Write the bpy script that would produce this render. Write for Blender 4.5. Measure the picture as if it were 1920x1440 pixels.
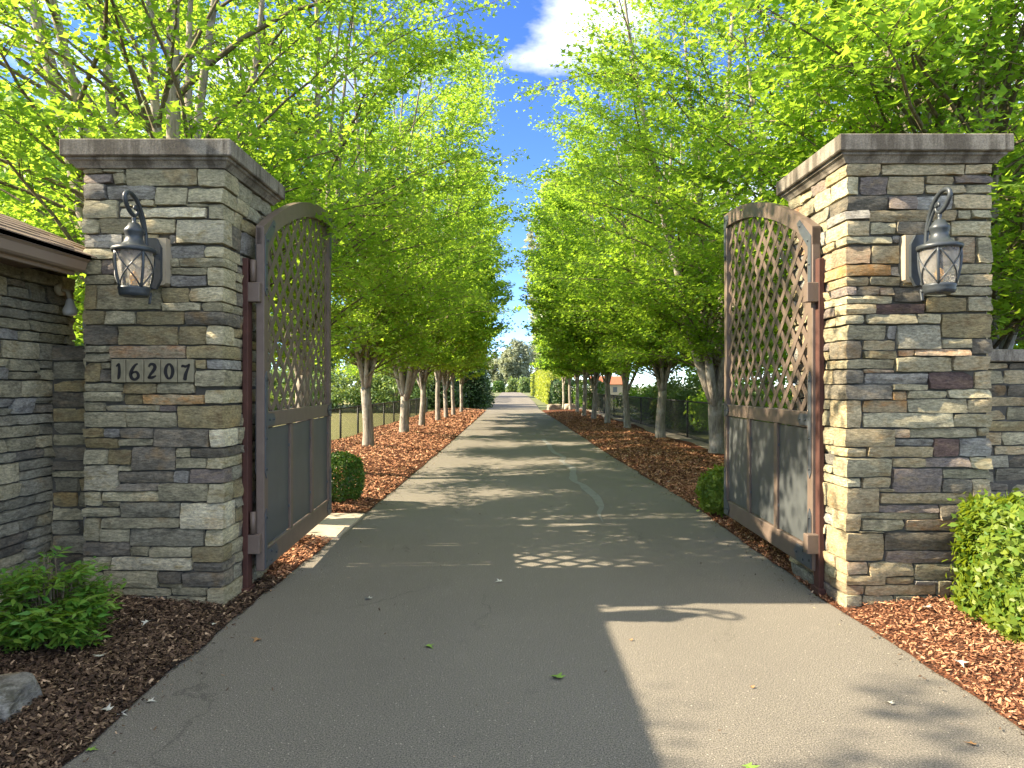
import bpy, math, random
import numpy as np
from mathutils import Vector, Matrix, noise

for o in list(bpy.data.objects):
    bpy.data.objects.remove(o)
SC = bpy.context.scene
COL = SC.collection
R = math.radians
PI = math.pi
CAMH = 1.34
F = 1280.0          # focal length in photo pixels (1920 wide), horizon at row 725


def gx(px, d):
    return (px - 960.0) / F * d


def gz(py, d):
    return CAMH + (725.0 - py) / F * d


# ------------------------------------------------------------------ camera
cam_d = bpy.data.cameras.new('camera')
cam_d.sensor_width = 36.0
cam_d.lens = 24.0
cam_d.shift_y = 5.0 / 1920.0
cam_d.clip_start = 0.05
cam_d.clip_end = 3000.0
cam = bpy.data.objects.new('camera', cam_d)
cam.location = (0, 0, CAMH)
cam.rotation_euler = (R(90), 0, 0)
COL.objects.link(cam)
SC.camera = cam

# ------------------------------------------------------------------ world, sun, exposure
SUN_EL = 35.0
SUN_TOWARD_CAM = 3.0      # sun stands to the left, this many degrees to the camera's side of it
w = bpy.data.worlds.new('World')
SC.world = w
w.use_nodes = True
nt = w.node_tree
nt.nodes.clear()
out = nt.nodes.new('ShaderNodeOutputWorld')
bg = nt.nodes.new('ShaderNodeBackground')
sky = nt.nodes.new('ShaderNodeTexSky')
sky.sky_type = 'NISHITA'
sky.sun_disc = False
sky.sun_elevation = R(SUN_EL)
sky.sun_rotation = R(270 - SUN_TOWARD_CAM)
sky.altitude = 3000.0
sky.air_density = 0.8
sky.dust_density = 0.15
sky.ozone_density = 2.0
hs = nt.nodes.new('ShaderNodeHueSaturation')
hs.inputs['Saturation'].default_value = 1.2
hs.inputs['Hue'].default_value = 0.511
hs.inputs['Value'].default_value = 0.66
nt.links.new(sky.outputs[0], hs.inputs['Color'])
tc = nt.nodes.new('ShaderNodeTexCoord')
mp = nt.nodes.new('ShaderNodeMapping')
mp.inputs['Scale'].default_value = (-1.0, 1.0, 2.2)
mp.inputs['Location'].default_value = (2.6, 9.9, 8.8)
nz = nt.nodes.new('ShaderNodeTexNoise')
nz.inputs['Scale'].default_value = 2.1
nz.inputs['Detail'].default_value = 7.0
nz.inputs['Roughness'].default_value = 0.58
rp = nt.nodes.new('ShaderNodeValToRGB')
rp.color_ramp.elements[0].position = 0.44
rp.color_ramp.elements[1].position = 0.70
mx = nt.nodes.new('ShaderNodeMix')
mx.data_type = 'RGBA'
mx.inputs[7].default_value = (6.0, 5.8, 5.5, 1)
nt.links.new(tc.outputs['Generated'], mp.inputs['Vector'])
nt.links.new(mp.outputs[0], nz.inputs['Vector'])
nt.links.new(nz.outputs['Fac'], rp.inputs['Fac'])
nt.links.new(rp.outputs['Color'], mx.inputs[0])
nt.links.new(hs.outputs[0], mx.inputs[6])
nt.links.new(mx.outputs[2], bg.inputs['Color'])
bg.inputs['Strength'].default_value = 0.15
nt.links.new(bg.outputs[0], out.inputs['Surface'])

sun_d = bpy.data.lights.new('sun', 'SUN')
sun_d.energy = 4.6
sun_d.angle = R(0.55)
sun_d.color = (1.0, 0.83, 0.61)
sun = bpy.data.objects.new('sun', sun_d)
ce = math.cos(R(SUN_EL))
to_sun = Vector((-ce * math.cos(R(SUN_TOWARD_CAM)), -ce * math.sin(R(SUN_TOWARD_CAM)), math.sin(R(SUN_EL))))
sun.rotation_euler = to_sun.to_track_quat('Z', 'Y').to_euler()
sun.location = to_sun * 40
COL.objects.link(sun)

SC.view_settings.view_transform = 'Standard'
SC.view_settings.look = 'None'
SC.view_settings.gamma = 1.0
SC.view_settings.use_curve_mapping = False
SC.view_settings.exposure = 2.2
SC.render.engine = 'CYCLES'
SC.cycles.use_denoising = True
SC.cycles.max_bounces = 12
SC.cycles.diffuse_bounces = 7
SC.cycles.transmission_bounces = 6
SC.cycles.transparent_max_bounces = 6


# ------------------------------------------------------------------ materials
def newmat(name):
    m = bpy.data.materials.new(name)
    m.use_nodes = True
    t = m.node_tree
    t.nodes.clear()
    o = t.nodes.new('ShaderNodeOutputMaterial')
    b = t.nodes.new('ShaderNodeBsdfPrincipled')
    t.links.new(b.outputs[0], o.inputs['Surface'])
    return m, t, b, o


def nd(t, kind, **kw):
    n = t.nodes.new(kind)
    for k, v in kw.items():
        setattr(n, k, v)
    return n


def ramp(t, src, p0, p1, c0=(0, 0, 0, 1), c1=(1, 1, 1, 1)):
    r = nd(t, 'ShaderNodeValToRGB')
    r.color_ramp.elements[0].position = p0
    r.color_ramp.elements[1].position = p1
    r.color_ramp.elements[0].color = c0
    r.color_ramp.elements[1].color = c1
    t.links.new(src, r.inputs['Fac'])
    return r.outputs['Color']


def mixc(t, fac, a, b, blend='MIX'):
    m = nd(t, 'ShaderNodeMix', data_type='RGBA', blend_type=blend)
    for sock, v in ((m.inputs[0], fac), (m.inputs[6], a), (m.inputs[7], b)):
        if hasattr(v, 'is_linked') or hasattr(v, 'links'):
            t.links.new(v, sock)
        elif isinstance(v, (int, float)):
            sock.default_value = v
        else:
            sock.default_value = (v[0], v[1], v[2], 1)
    return m.outputs[2]


def noisen(t, vec, scale, detail=4.0, rough=0.55, dim='3D'):
    n = nd(t, 'ShaderNodeTexNoise')
    n.noise_dimensions = dim
    n.inputs['Scale'].default_value = scale
    n.inputs['Detail'].default_value = detail
    n.inputs['Roughness'].default_value = rough
    if vec is not None:
        t.links.new(vec, n.inputs['Vector'])
    return n.outputs['Fac']


def coords(t, rand=False, scale=(1, 1, 1)):
    c = nd(t, 'ShaderNodeTexCoord')
    v = c.outputs['Object']
    if rand:
        oi = nd(t, 'ShaderNodeObjectInfo')
        ml = nd(t, 'ShaderNodeVectorMath', operation='SCALE')
        cb = nd(t, 'ShaderNodeCombineXYZ')
        for i in range(3):
            t.links.new(oi.outputs['Random'], cb.inputs[i])
        t.links.new(cb.outputs[0], ml.inputs[0])
        ml.inputs['Scale'].default_value = 57.0
        ad = nd(t, 'ShaderNodeVectorMath', operation='ADD')
        t.links.new(v, ad.inputs[0])
        t.links.new(ml.outputs[0], ad.inputs[1])
        v = ad.outputs[0]
    if scale != (1, 1, 1):
        m = nd(t, 'ShaderNodeMapping')
        m.inputs['Scale'].default_value = scale
        t.links.new(v, m.inputs['Vector'])
        v = m.outputs[0]
    return v


def bump(t, b, h, strength=0.4, dist=0.01):
    n = nd(t, 'ShaderNodeBump')
    n.inputs['Strength'].default_value = strength
    n.inputs['Distance'].default_value = dist
    t.links.new(h, n.inputs['Height'])
    t.links.new(n.outputs[0], b.inputs['Normal'])


def simple(name, c, rough=0.7, var=0.25, scale=12.0, bmp=0.2, bdist=0.004, metal=0.0, c2=None, spec=0.4, rand=False):
    m, t, b, o = newmat(name)
    v = coords(t, rand)
    f = ramp(t, noisen(t, v, scale, 6.0, 0.6), 0.3, 0.7)
    c2 = c2 or tuple(x * (1 - var) for x in c)
    t.links.new(mixc(t, f, c2, c), b.inputs['Base Color'])
    b.inputs['Roughness'].default_value = rough
    b.inputs['Metallic'].default_value = metal
    b.inputs['Specular IOR Level'].default_value = spec
    if bmp:
        bump(t, b, noisen(t, v, scale * 6, 5.0, 0.65), bmp, bdist)
    return m


def stone_mat(name, a, b2, c3, mot=0.85):
    m, t, b, o = newmat(name)
    v = coords(t, True)
    vs = coords(t, True, (1, 1, 2.6))
    f1 = ramp(t, noisen(t, v, 7.0, 6.0, 0.65), 0.42, 0.58)
    f2 = ramp(t, noisen(t, vs, 9.0, 7.0, 0.7), 0.50, 0.66)
    c = mixc(t, f1, a, b2)
    mm = nd(t, 'ShaderNodeMath', operation='MULTIPLY')
    t.links.new(f2, mm.inputs[0])
    mm.inputs[1].default_value = mot
    c = mixc(t, mm.outputs[0], c, c3)
    # iron staining in a few patches
    f4 = ramp(t, noisen(t, v, 4.0, 4.0, 0.6), 0.60, 0.72)
    m4 = nd(t, 'ShaderNodeMath', operation='MULTIPLY')
    t.links.new(f4, m4.inputs[0])
    m4.inputs[1].default_value = 0.45
    c = mixc(t, m4.outputs[0], c, (.36, .24, .11))
    fine = ramp(t, noisen(t, vs, 34.0, 9.0, 0.8), 0.36, 0.66, (0.50, 0.50, 0.49, 1), (1.40, 1.40, 1.38, 1))
    c = mixc(t, 1.0, c, fine, 'MULTIPLY')
    oi = nd(t, 'ShaderNodeObjectInfo')
    hsv = nd(t, 'ShaderNodeHueSaturation')
    mr = nd(t, 'ShaderNodeMapRange')
    mr.inputs['To Min'].default_value = 1.05
    mr.inputs['To Max'].default_value = 1.62
    t.links.new(oi.outputs['Random'], mr.inputs['Value'])
    t.links.new(mr.outputs[0], hsv.inputs['Value'])
    hsv.inputs['Saturation'].default_value = 1.12
    t.links.new(c, hsv.inputs['Color'])
    t.links.new(hsv.outputs[0], b.inputs['Base Color'])
    b.inputs['Roughness'].default_value = 0.9
    b.inputs['Specular IOR Level'].default_value = 0.22
    h1 = noisen(t, vs, 24.0, 10.0, 0.78)
    bump(t, b, h1, 1.0, 0.04)
    return m


STONE = {
    't': stone_mat('stone_tan', (.44, .41, .285), (.34, .32, .225), (.20, .19, .14)),
    'g': stone_mat('stone_grey', (.36, .345, .265), (.27, .26, .20), (.15, .145, .115)),
    'c': stone_mat('stone_cool', (.37, .365, .325), (.26, .255, .23), (.15, .145, .135)),
    'p': stone_mat('stone_pale', (.54, .50, .35), (.43, .40, .275), (.30, .25, .14)),
    'w': stone_mat('stone_whitish', (.62, .58, .43), (.52, .49, .37), (.42, .35, .19)),
    'd': stone_mat('stone_dark', (.22, .205, .165), (.145, .136, .11), (.31, .27, .20)),
    'b': stone_mat('stone_brown', (.37, .315, .185), (.29, .26, .165), (.22, .17, .10)),
    'y': stone_mat('stone_ochre', (.50, .43, .285), (.41, .365, .25), (.33, .245, .14)),
    'o': stone_mat('stone_orange', (.48, .31, .16), (.43, .36, .24), (.46, .23, .09), 0.8),
    's': stone_mat('stone_peach', (.44, .35, .25), (.36, .31, .22), (.40, .23, .13)),
    'm': stone_mat('stone_mauve', (.29, .25, .215), (.21, .187, .17), (.34, .28, .20)),
    'M': stone_mat('stone_maroon', (.175, .125, .11), (.13, .10, .092), (.24, .18, .14)),
}
MAT = {}
MAT['mortar'] = simple('mortar', (.10, .098, .080), 0.95, 0.4, 20, 0.6, 0.01)
MAT['cap'] = None


def cap_mat():
    m, t, b, o = newmat('cast_concrete_cap')
    v = coords(t)
    vs = coords(t, False, (1, 1, 0.16))
    f = ramp(t, noisen(t, v, 5.0, 6.0, 0.65), 0.35, 0.7)
    c = mixc(t, f, (.16, .145, .115), (.29, .265, .21))
    st = ramp(t, noisen(t, vs, 9.0, 6.0, 0.65), 0.46, 0.60)
    c = mixc(t, st, c, (.085, .074, .055))
    sp = ramp(t, noisen(t, v, 130.0, 2.0, 0.5), 0.3, 0.7, (.7, .7, .7, 1), (1.2, 1.2, 1.2, 1))
    c = mixc(t, 1.0, c, sp, 'MULTIPLY')
    t.links.new(c, b.inputs['Base Color'])
    b.inputs['Roughness'].default_value = 0.92
    bump(t, b, noisen(t, v, 60.0, 6.0, 0.7), 0.5, 0.006)
    return m


MAT['cap'] = cap_mat()
MAT['tile'] = simple('sandstone_tile', (.27, .25, .16), 0.9, 0.45, 14, 0.4, 0.004, rand=True)
MAT['digit'] = simple('digit_black', (.012, .012, .012), 0.6, 0.2)
MAT['gate'] = simple('gate_brown_paint', (.15, .115, .09), 0.48, 0.25, 9, 0.12, 0.002)
MAT['panel'] = simple('gate_panel_steel', (.078, .088, .090), 0.42, 0.22, 5, 0.1, 0.002, 0.0)
MAT['bracket'] = simple('bracket_steel', (.085, .10, .115), 0.45, 0.25, 14, 0.15, 0.002, 0.25)
MAT['rust'] = simple('rusty_post', (.085, .034, .024), 0.75, 0.45, 7, 0.3, 0.004)
MAT['lamp'] = simple('lamp_metal', (.055, .067, .075), 0.42, 0.35, 20, 0.15, 0.002, 0.3)
MAT['trim'] = simple('trim_block', (.34, .295, .205), 0.75, 0.12, 8, 0.1, 0.002)
MAT['fascia'] = simple('fascia_paint', (.26, .20, .145), 0.6, 0.1, 5, 0.05, 0.002)
MAT['soffit'] = simple('soffit', (.16, .12, .09), 0.8, 0.15)
MAT['white'] = simple('bulb_glass', (.42, .42, .39), 0.25, 0.05, 5, 0)
MAT['fence'] = simple('black_vinyl', (.022, .024, .022), 0.5, 0.2, 5, 0)
MAT['shingle'] = simple('roof_shingle', (.23, .17, .12), 0.95, 0.45, 30, 0.7, 0.006, rand=True)
MAT['redroof'] = simple('red_roof', (.36, .12, .06), 0.9, 0.3, 6)
MAT['bulb'] = simple('warm_bulb', (.75, .42, .14), 0.3, 0.1, 5, 0)


def glass_mat():
    m, t, b, o = newmat('seeded_glass')
    b.inputs['Base Color'].default_value = (.93, .93, .90, 1)
    b.inputs['Roughness'].default_value = 0.16
    b.inputs['Transmission Weight'].default_value = 1.0
    b.inputs['IOR'].default_value = 1.15
    df = nd(t, 'ShaderNodeBsdfDiffuse')
    df.inputs['Color'].default_value = (.68, .66, .60, 1)
    tl = nd(t, 'ShaderNodeBsdfTranslucent')
    tl.inputs['Color'].default_value = (.75, .72, .66, 1)
    m1 = nd(t, 'ShaderNodeMixShader')
    m1.inputs[0].default_value = 0.55
    t.links.new(df.outputs[0], m1.inputs[1])
    t.links.new(tl.outputs[0], m1.inputs[2])
    m2 = nd(t, 'ShaderNodeMixShader')
    v = coords(t)
    f = ramp(t, noisen(t, v, 16.0, 5.0, 0.6), 0.3, 0.75, (.22, .22, .22, 1), (.50, .50, .50, 1))
    t.links.new(f, m2.inputs[0])
    t.links.new(b.outputs[0], m2.inputs[1])
    t.links.new(m1.outputs[0], m2.inputs[2])
    t.links.new(m2.outputs[0], o.inputs['Surface'])
    bump(t, b, noisen(t, v, 70.0, 2.0, 0.5), 0.3, 0.003)
    return m


MAT['glass'] = glass_mat()


def bark_mat(name, a, b2, pale):
    m, t, b, o = newmat(name)
    v = coords(t, True, (1, 1, 0.13))
    v2 = coords(t, True)
    f = ramp(t, noisen(t, v, 34.0, 6.0, 0.65), 0.36, 0.64)
    c = mixc(t, f, b2, a)
    f2 = ramp(t, noisen(t, v2, 3.2, 5.0, 0.6), 0.52, 0.72)
    c = mixc(t, f2, c, pale)
    t.links.new(c, b.inputs['Base Color'])
    b.inputs['Roughness'].default_value = 0.92
    b.inputs['Specular IOR Level'].default_value = 0.2
    bump(t, b, noisen(t, v, 40.0, 6.0, 0.65), 0.8, 0.02)
    return m


MAT['bark'] = bark_mat('maple_bark', (.33, .30, .245), (.15, .13, .105), (.42, .40, .35))
MAT['twig'] = bark_mat('maple_twig', (.19, .16, .10), (.10, .085, .055), (.22, .20, .13))
MAT['conbark'] = bark_mat('conifer_bark', (.12, .085, .06), (.06, .045, .035), (.14, .11, .08))


def leaf_mat(name, a, b2, trans, tf=0.5, rough=0.45):
    m, t, b, o = newmat(name)
    at = nd(t, 'ShaderNodeAttribute')
    at.attribute_name = 'tone'
    c = mixc(t, at.outputs['Fac'], a, b2)
    t.links.new(c, b.inputs['Base Color'])
    b.inputs['Roughness'].default_value = rough
    b.inputs['Specular IOR Level'].default_value = 0.35
    tl = nd(t, 'ShaderNodeBsdfTranslucent')
    c2 = mixc(t, at.outputs['Fac'], trans, tuple(x * y for x, y in zip(trans, (1.25, 1.1, .9))))
    t.links.new(c2, tl.inputs['Color'])
    mxs = nd(t, 'ShaderNodeMixShader')
    mxs.inputs[0].default_value = tf
    t.links.new(b.outputs[0], mxs.inputs[1])
    t.links.new(tl.outputs[0], mxs.inputs[2])
    t.links.new(mxs.outputs[0], o.inputs['Surface'])
    return m


MAT['leaf'] = leaf_mat('maple_leaf', (.074, .205, .040), (.160, .265, .041), (.315, .525, .044), 0.62)
MAT['leaf_y'] = leaf_mat('hedge_leaf_yellow', (.15, .22, .035), (.24, .28, .04), (.32, .40, .04))
MAT['leaf_box'] = leaf_mat('boxwood_leaf', (.035, .105, .015), (.075, .15, .02), (.12, .22, .02), 0.3, 0.35)
MAT['leaf_pri'] = leaf_mat('privet_leaf', (.06, .15, .02), (.19, .25, .03), (.24, .34, .02), 0.4, 0.5)
MAT['leaf_nan'] = leaf_mat('nandina_leaf', (.08, .25, .042), (.18, .30, .045), (.28, .46, .035), 0.4, 0.4)
MAT['leaf_dark'] = leaf_mat('evergreen_leaf', (.022, .062, .022), (.045, .095, .025), (.05, .11, .02), 0.25, 0.5)
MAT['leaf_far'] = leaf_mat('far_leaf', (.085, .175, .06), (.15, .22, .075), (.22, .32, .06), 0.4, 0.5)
MAT['leaf_hazed'] = leaf_mat('hazed_leaf', (.24, .29, .20), (.33, .37, .25), (.30, .36, .18), 0.35, 0.5)  # leaf colour paled to stand in for haze over the far trees
MAT['grassm'] = leaf_mat('grass_blade', (.12, .17, .03), (.22, .22, .06), (.25, .28, .05), 0.35, 0.5)


def asphalt_mat():
    m, t, b, o = newmat('asphalt')
    v = coords(t)
    big = ramp(t, noisen(t, v, 0.5, 5.0, 0.6), 0.3, 0.7)
    c = mixc(t, big, (.142, .132, .108), (.178, .166, .137))
    vl = coords(t, False, (1.6, 0.10, 1))
    lane = ramp(t, noisen(t, vl, 1.3, 3.0, 0.5), 0.35, 0.7)
    c = mixc(t, lane, c, (.16, .149, .124))
    wsx = nd(t, 'ShaderNodeSeparateXYZ')
    t.links.new(v, wsx.inputs[0])
    wv_ = nd(t, 'ShaderNodeMath', operation='COSINE')
    wm_ = nd(t, 'ShaderNodeMath', operation='MULTIPLY_ADD')
    t.links.new(wsx.outputs[0], wm_.inputs[0])
    wm_.inputs[1].default_value = 3.7
    wm_.inputs[2].default_value = -.75 + PI
    t.links.new(wm_.outputs[0], wv_.inputs[0])
    wn_ = nd(t, 'ShaderNodeMath', operation='MULTIPLY')
    t.links.new(ramp(t, wv_.outputs[0], 0.0, 1.0, (0, 0, 0, 1), (.30, .30, .30, 1)), wn_.inputs[0])
    t.links.new(ramp(t, noisen(t, v, 1.7, 5.0, .65), .3, .65), wn_.inputs[1])
    c = mixc(t, wn_.outputs[0], c, (.115, .106, .09))
    stn = ramp(t, noisen(t, v, 2.6, 7.0, .7), .60, .70, (0, 0, 0, 1), (.35, .35, .35, 1))
    c = mixc(t, stn, c, (.10, .095, .08))
    pal = ramp(t, noisen(t, v, 5.5, 7.0, .75), .58, .72, (0, 0, 0, 1), (.30, .30, .30, 1))
    c = mixc(t, pal, c, (.25, .23, .187))
    ag = ramp(t, noisen(t, v, 170.0, 2.0, 0.6), 0.32, 0.70, (.30, .30, .30, 1), (1.62, 1.62, 1.62, 1))
    c = mixc(t, 1.0, c, ag, 'MULTIPLY')
    pk = ramp(t, noisen(t, v, 95.0, 1.0, 0.5), 0.71, 0.75)
    c = mixc(t, pk, c, (.46, .42, .34))
    # hairline cracks
    vo = nd(t, 'ShaderNodeTexVoronoi', feature='DISTANCE_TO_EDGE')
    vo.inputs['Scale'].default_value = 0.62
    dn = nd(t, 'ShaderNodeTexNoise')
    dn.inputs['Scale'].default_value = 3.5
    dn.inputs['Detail'].default_value = 5.0
    t.links.new(v, dn.inputs['Vector'])
    add = nd(t, 'ShaderNodeVectorMath', operation='MULTIPLY_ADD')
    t.links.new(dn.outputs['Color'], add.inputs[0])
    add.inputs[1].default_value = (.45, .45, .45)
    t.links.new(v, add.inputs[2])
    t.links.new(add.outputs[0], vo.inputs['Vector'])
    ck = ramp(t, vo.outputs['Distance'], 0.0, 0.006, (1, 1, 1, 1), (0, 0, 0, 1))
    msk = ramp(t, noisen(t, v, 0.9, 3.0, 0.5), 0.50, 0.60)
    mm = nd(t, 'ShaderNodeMath', operation='MULTIPLY')
    t.links.new(ck, mm.inputs[0])
    t.links.new(msk, mm.inputs[1])
    m3 = nd(t, 'ShaderNodeMath', operation='MULTIPLY')
    t.links.new(mm.outputs[0], m3.inputs[0])
    m3.inputs[1].default_value = 0.45
    c = mixc(t, m3.outputs[0], c, (.028, .026, .022))
    t.links.new(c, b.inputs['Base Color'])
    b.inputs['Roughness'].default_value = 0.86
    b.inputs['Specular IOR Level'].default_value = 0.35
    bump(t, b, noisen(t, v, 150.0, 4.0, 0.7), 0.65, 0.006)
    return m


MAT['asphalt'] = asphalt_mat()
MAT['sealer'] = simple('crack_sealer', (.20, .205, .19), 0.7, 0.3, 9, 0.3, 0.003)
MAT['concrete'] = simple('concrete', (.40, .35, .27), 0.9, 0.18, 8, 0.3, 0.003)


def mulch_mat(name, a, b2, c3):
    m, t, b, o = newmat(name)
    v = coords(t)
    vo = nd(t, 'ShaderNodeTexVoronoi')
    vo.inputs['Scale'].default_value = 42.0
    vs = coords(t, False, (1, 2.4, 1))
    t.links.new(vs, vo.inputs['Vector'])
    f = ramp(t, vo.outputs['Color'], 0.2, 0.85)
    c = mixc(t, f, a, b2)
    f2 = ramp(t, noisen(t, v, 30.0, 5.0, 0.7), 0.45, 0.7)
    c = mixc(t, f2, c, c3)
    t.links.new(c, b.inputs['Base Color'])
    b.inputs['Roughness'].default_value = 0.95
    b.inputs['Specular IOR Level'].default_value = 0.15
    bump(t, b, vo.outputs['Distance'], 0.9, 0.03)
    return m


MAT['mulch'] = mulch_mat('bark_mulch', (.18, .07, .034), (.10, .042, .022), (.045, .023, .015))


def chip_mat(name='bark_chip', lo=(.04, .02, .013, 1), mi=(.32, .15, .078, 1), hi=(.47, .26, .145, 1)):
    m, t, b, o = newmat(name)
    at = nd(t, 'ShaderNodeAttribute')
    at.attribute_name = 'tone'
    r = nd(t, 'ShaderNodeValToRGB')
    el = r.color_ramp.elements
    el[0].position = 0.0
    el[0].color = lo
    el[1].position = 1.0
    el[1].color = (.46, .33, .21, 1)
    e = el.new(.45)
    e.color = mi
    e = el.new(.82)
    e.color = hi
    t.links.new(at.outputs['Fac'], r.inputs['Fac'])
    t.links.new(r.outputs['Color'], b.inputs['Base Color'])
    b.inputs['Roughness'].default_value = 0.9
    b.inputs['Specular IOR Level'].default_value = 0.2
    return m


MAT['chip'] = chip_mat()
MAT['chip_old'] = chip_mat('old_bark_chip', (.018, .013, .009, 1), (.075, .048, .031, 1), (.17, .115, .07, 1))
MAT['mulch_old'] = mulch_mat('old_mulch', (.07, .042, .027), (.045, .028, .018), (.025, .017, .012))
MAT['lawn'] = simple('lawn', (.20, .21, .065), 0.95, 0.3, 1.2, 0.6, 0.03, c2=(.26, .245, .10))
MAT['earth'] = simple('earth_grass', (.13, .15, .06), 0.95, 0.3, 0.8, 0.5, 0.03)
MAT['gravel'] = simple('gravel', (.30, .27, .22), 0.95, 0.45, 40, 0.9, 0.02)
MAT['rock'] = stone_mat('boulder_rock', (.27, .26, .23), (.13, .125, .095), (.46, .45, .41), 0.8)
MAT['rock_far'] = stone_mat('boulder_far', (.33, .29, .23), (.22, .20, .16), (.15, .13, .10), 0.5)
MAT['fallen_pale'] = simple('fallen_pale', (.50, .50, .42), 0.8, 0.2, 20, 0)
MAT['fallen_green'] = simple('fallen_green', (.19, .33, .05), 0.7, 0.3, 20, 0)
MAT['fallen_brown'] = simple('fallen_brown', (.30, .17, .07), 0.8, 0.3, 20, 0)


# ------------------------------------------------------------------ object helpers
def tag(o, label=None, cat=None, group=None, kind=None):
    if label:
        o['label'] = label
    if cat:
        o['category'] = cat
    if group:
        o['group'] = group
    if kind:
        o['kind'] = kind
    return o


def empty(name, loc=(0, 0, 0), rz=0.0):
    o = bpy.data.objects.new(name, None)
    o.location = loc
    o.rotation_euler = (0, 0, rz)
    o.empty_display_size = 0.1
    COL.objects.link(o)
    return o


def link_mesh(name, me, mat, parent=None, loc=None, smooth=False):
    if mat is not None and not me.materials:
        me.materials.append(mat)
    o = bpy.data.objects.new(name, me)
    COL.objects.link(o)
    if parent is not None:
        o.parent = parent
    if loc is not None:
        o.location = loc
    return o


class MB:
    def __init__(self):
        self.v = []
        self.f = []
        self.sm = []

    def add(self, vs, fs, smooth=False):
        n = len(self.v)
        self.v += [tuple(p) for p in vs]
        self.f += [tuple(i + n for i in f) for f in fs]
        self.sm += [smooth] * len(fs)
        return self

    def box(self, x0, x1, y0, y1, z0, z1, bev=0.0):
        if bev <= 0:
            vs = [(x, y, z) for x in (x0, x1) for y in (y0, y1) for z in (z0, z1)]
            fs = [(0, 1, 3, 2), (4, 6, 7, 5), (0, 4, 5, 1), (2, 3, 7, 6), (0, 2, 6, 4), (1, 5, 7, 3)]
            return self.add(vs, fs)
        b = bev
        vs, idx = [], {}
        X, Y, Z = (x0, x1), (y0, y1), (z0, z1)
        for i in (0, 1):
            for j in (0, 1):
                for k in (0, 1):
                    sx, sy, sz = (1, -1)[i], (1, -1)[j], (1, -1)[k]
                    for a in range(3):
                        p = [X[i] + sx * b, Y[j] + sy * b, Z[k] + sz * b]
                        p[a] = (X[i], Y[j], Z[k])[a]
                        idx[(i, j, k, a)] = len(vs)
                        vs.append(tuple(p))
        fs = []
        for a in range(3):
            o1, o2 = [q for q in range(3) if q != a]
            for s in (0, 1):
                quad = []
                for (p, q) in ((0, 0), (1, 0), (1, 1), (0, 1)):
                    key = [0, 0, 0]
                    key[a] = s
                    key[o1] = p
                    key[o2] = q
                    quad.append(idx[(key[0], key[1], key[2], a)])
                fs.append(tuple(quad))
        for a in range(3):
            o1, o2 = [q for q in range(3) if q != a]
            for p in (0, 1):
                for q in (0, 1):
                    k0, k1 = [0, 0, 0], [0, 0, 0]
                    k0[o1] = k1[o1] = p
                    k0[o2] = k1[o2] = q
                    k0[a], k1[a] = 0, 1
                    fs.append((idx[(*k0, o1)], idx[(*k1, o1)], idx[(*k1, o2)], idx[(*k0, o2)]))
        for i in (0, 1):
            for j in (0, 1):
                for k in (0, 1):
                    fs.append((idx[(i, j, k, 0)], idx[(i, j, k, 1)], idx[(i, j, k, 2)]))
        return self.add(vs, fs)

    def tube(self, pts, radii, n=8, caps=True, smooth=True):
        pts = [Vector(p) for p in pts]
        if isinstance(radii, (int, float)):
            radii = [radii] * len(pts)
        vs, fs = [], []
        ref = None
        for i, p in enumerate(pts):
            if i == 0:
                d = pts[1] - pts[0]
            elif i == len(pts) - 1:
                d = pts[-1] - pts[-2]
            else:
                d = pts[i + 1] - pts[i - 1]
            if d.length < 1e-9:
                d = Vector((0, 0, 1))
            d.normalize()
            if ref is None:
                ref = Vector((1, 0, 0)) if abs(d.x) < 0.8 else Vector((0, 1, 0))
            a = (ref - d * ref.dot(d))
            if a.length < 1e-6:
                a = d.orthogonal()
            a.normalize()
            ref = a
            c = d.cross(a)
            for k in range(n):
                an = 2 * PI * k / n
                vs.append(p + (a * math.cos(an) + c * math.sin(an)) * radii[i])
        for i in range(len(pts) - 1):
            for k in range(n):
                k2 = (k + 1) % n
                fs.append((i * n + k, i * n + k2, (i + 1) * n + k2, (i + 1) * n + k))
        if caps:
            fs.append(tuple(range(n - 1, -1, -1)))
            fs.append(tuple((len(pts) - 1) * n + k for k in range(n)))
        return self.add(vs, fs, smooth)

    def lathe(self, prof, n=24, c=(0, 0, 0), smooth=True):
        vs, fs = [], []
        for (r, z) in prof:
            for k in range(n):
                an = 2 * PI * k / n
                vs.append((c[0] + r * math.cos(an), c[1] + r * math.sin(an), c[2] + z))
        for i in range(len(prof) - 1):
            for k in range(n):
                k2 = (k + 1) % n
                fs.append((i * n + k, i * n + k2, (i + 1) * n + k2, (i + 1) * n + k))
        return self.add(vs, fs, smooth)

    def prism(self, poly, a0, a1, axis=1):
        """poly: 2-D outline; extruded along axis from a0 to a1"""
        def mk(p, a):
            if axis == 1:
                return (p[0], a, p[1])
            if axis == 0:
                return (a, p[0], p[1])
            return (p[0], p[1], a)
        n = len(poly)
        vs = [mk(p, a0) for p in poly] + [mk(p, a1) for p in poly]
        fs = [tuple(range(n)), tuple(range(2 * n - 1, n - 1, -1))]
        for i in range(n):
            j = (i + 1) % n
            fs.append((i, i + n, j + n, j))
        return self.add(vs, fs)

    def mesh(self, name):
        me = bpy.data.meshes.new(name)
        me.from_pydata(self.v, [], self.f)
        if any(self.sm):
            me.polygons.foreach_set('use_smooth', self.sm)
        me.update()
        return me

    def build(self, name, mat, parent=None, loc=None):
        return link_mesh(name, self.mesh(name), mat, parent, loc)


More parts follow.
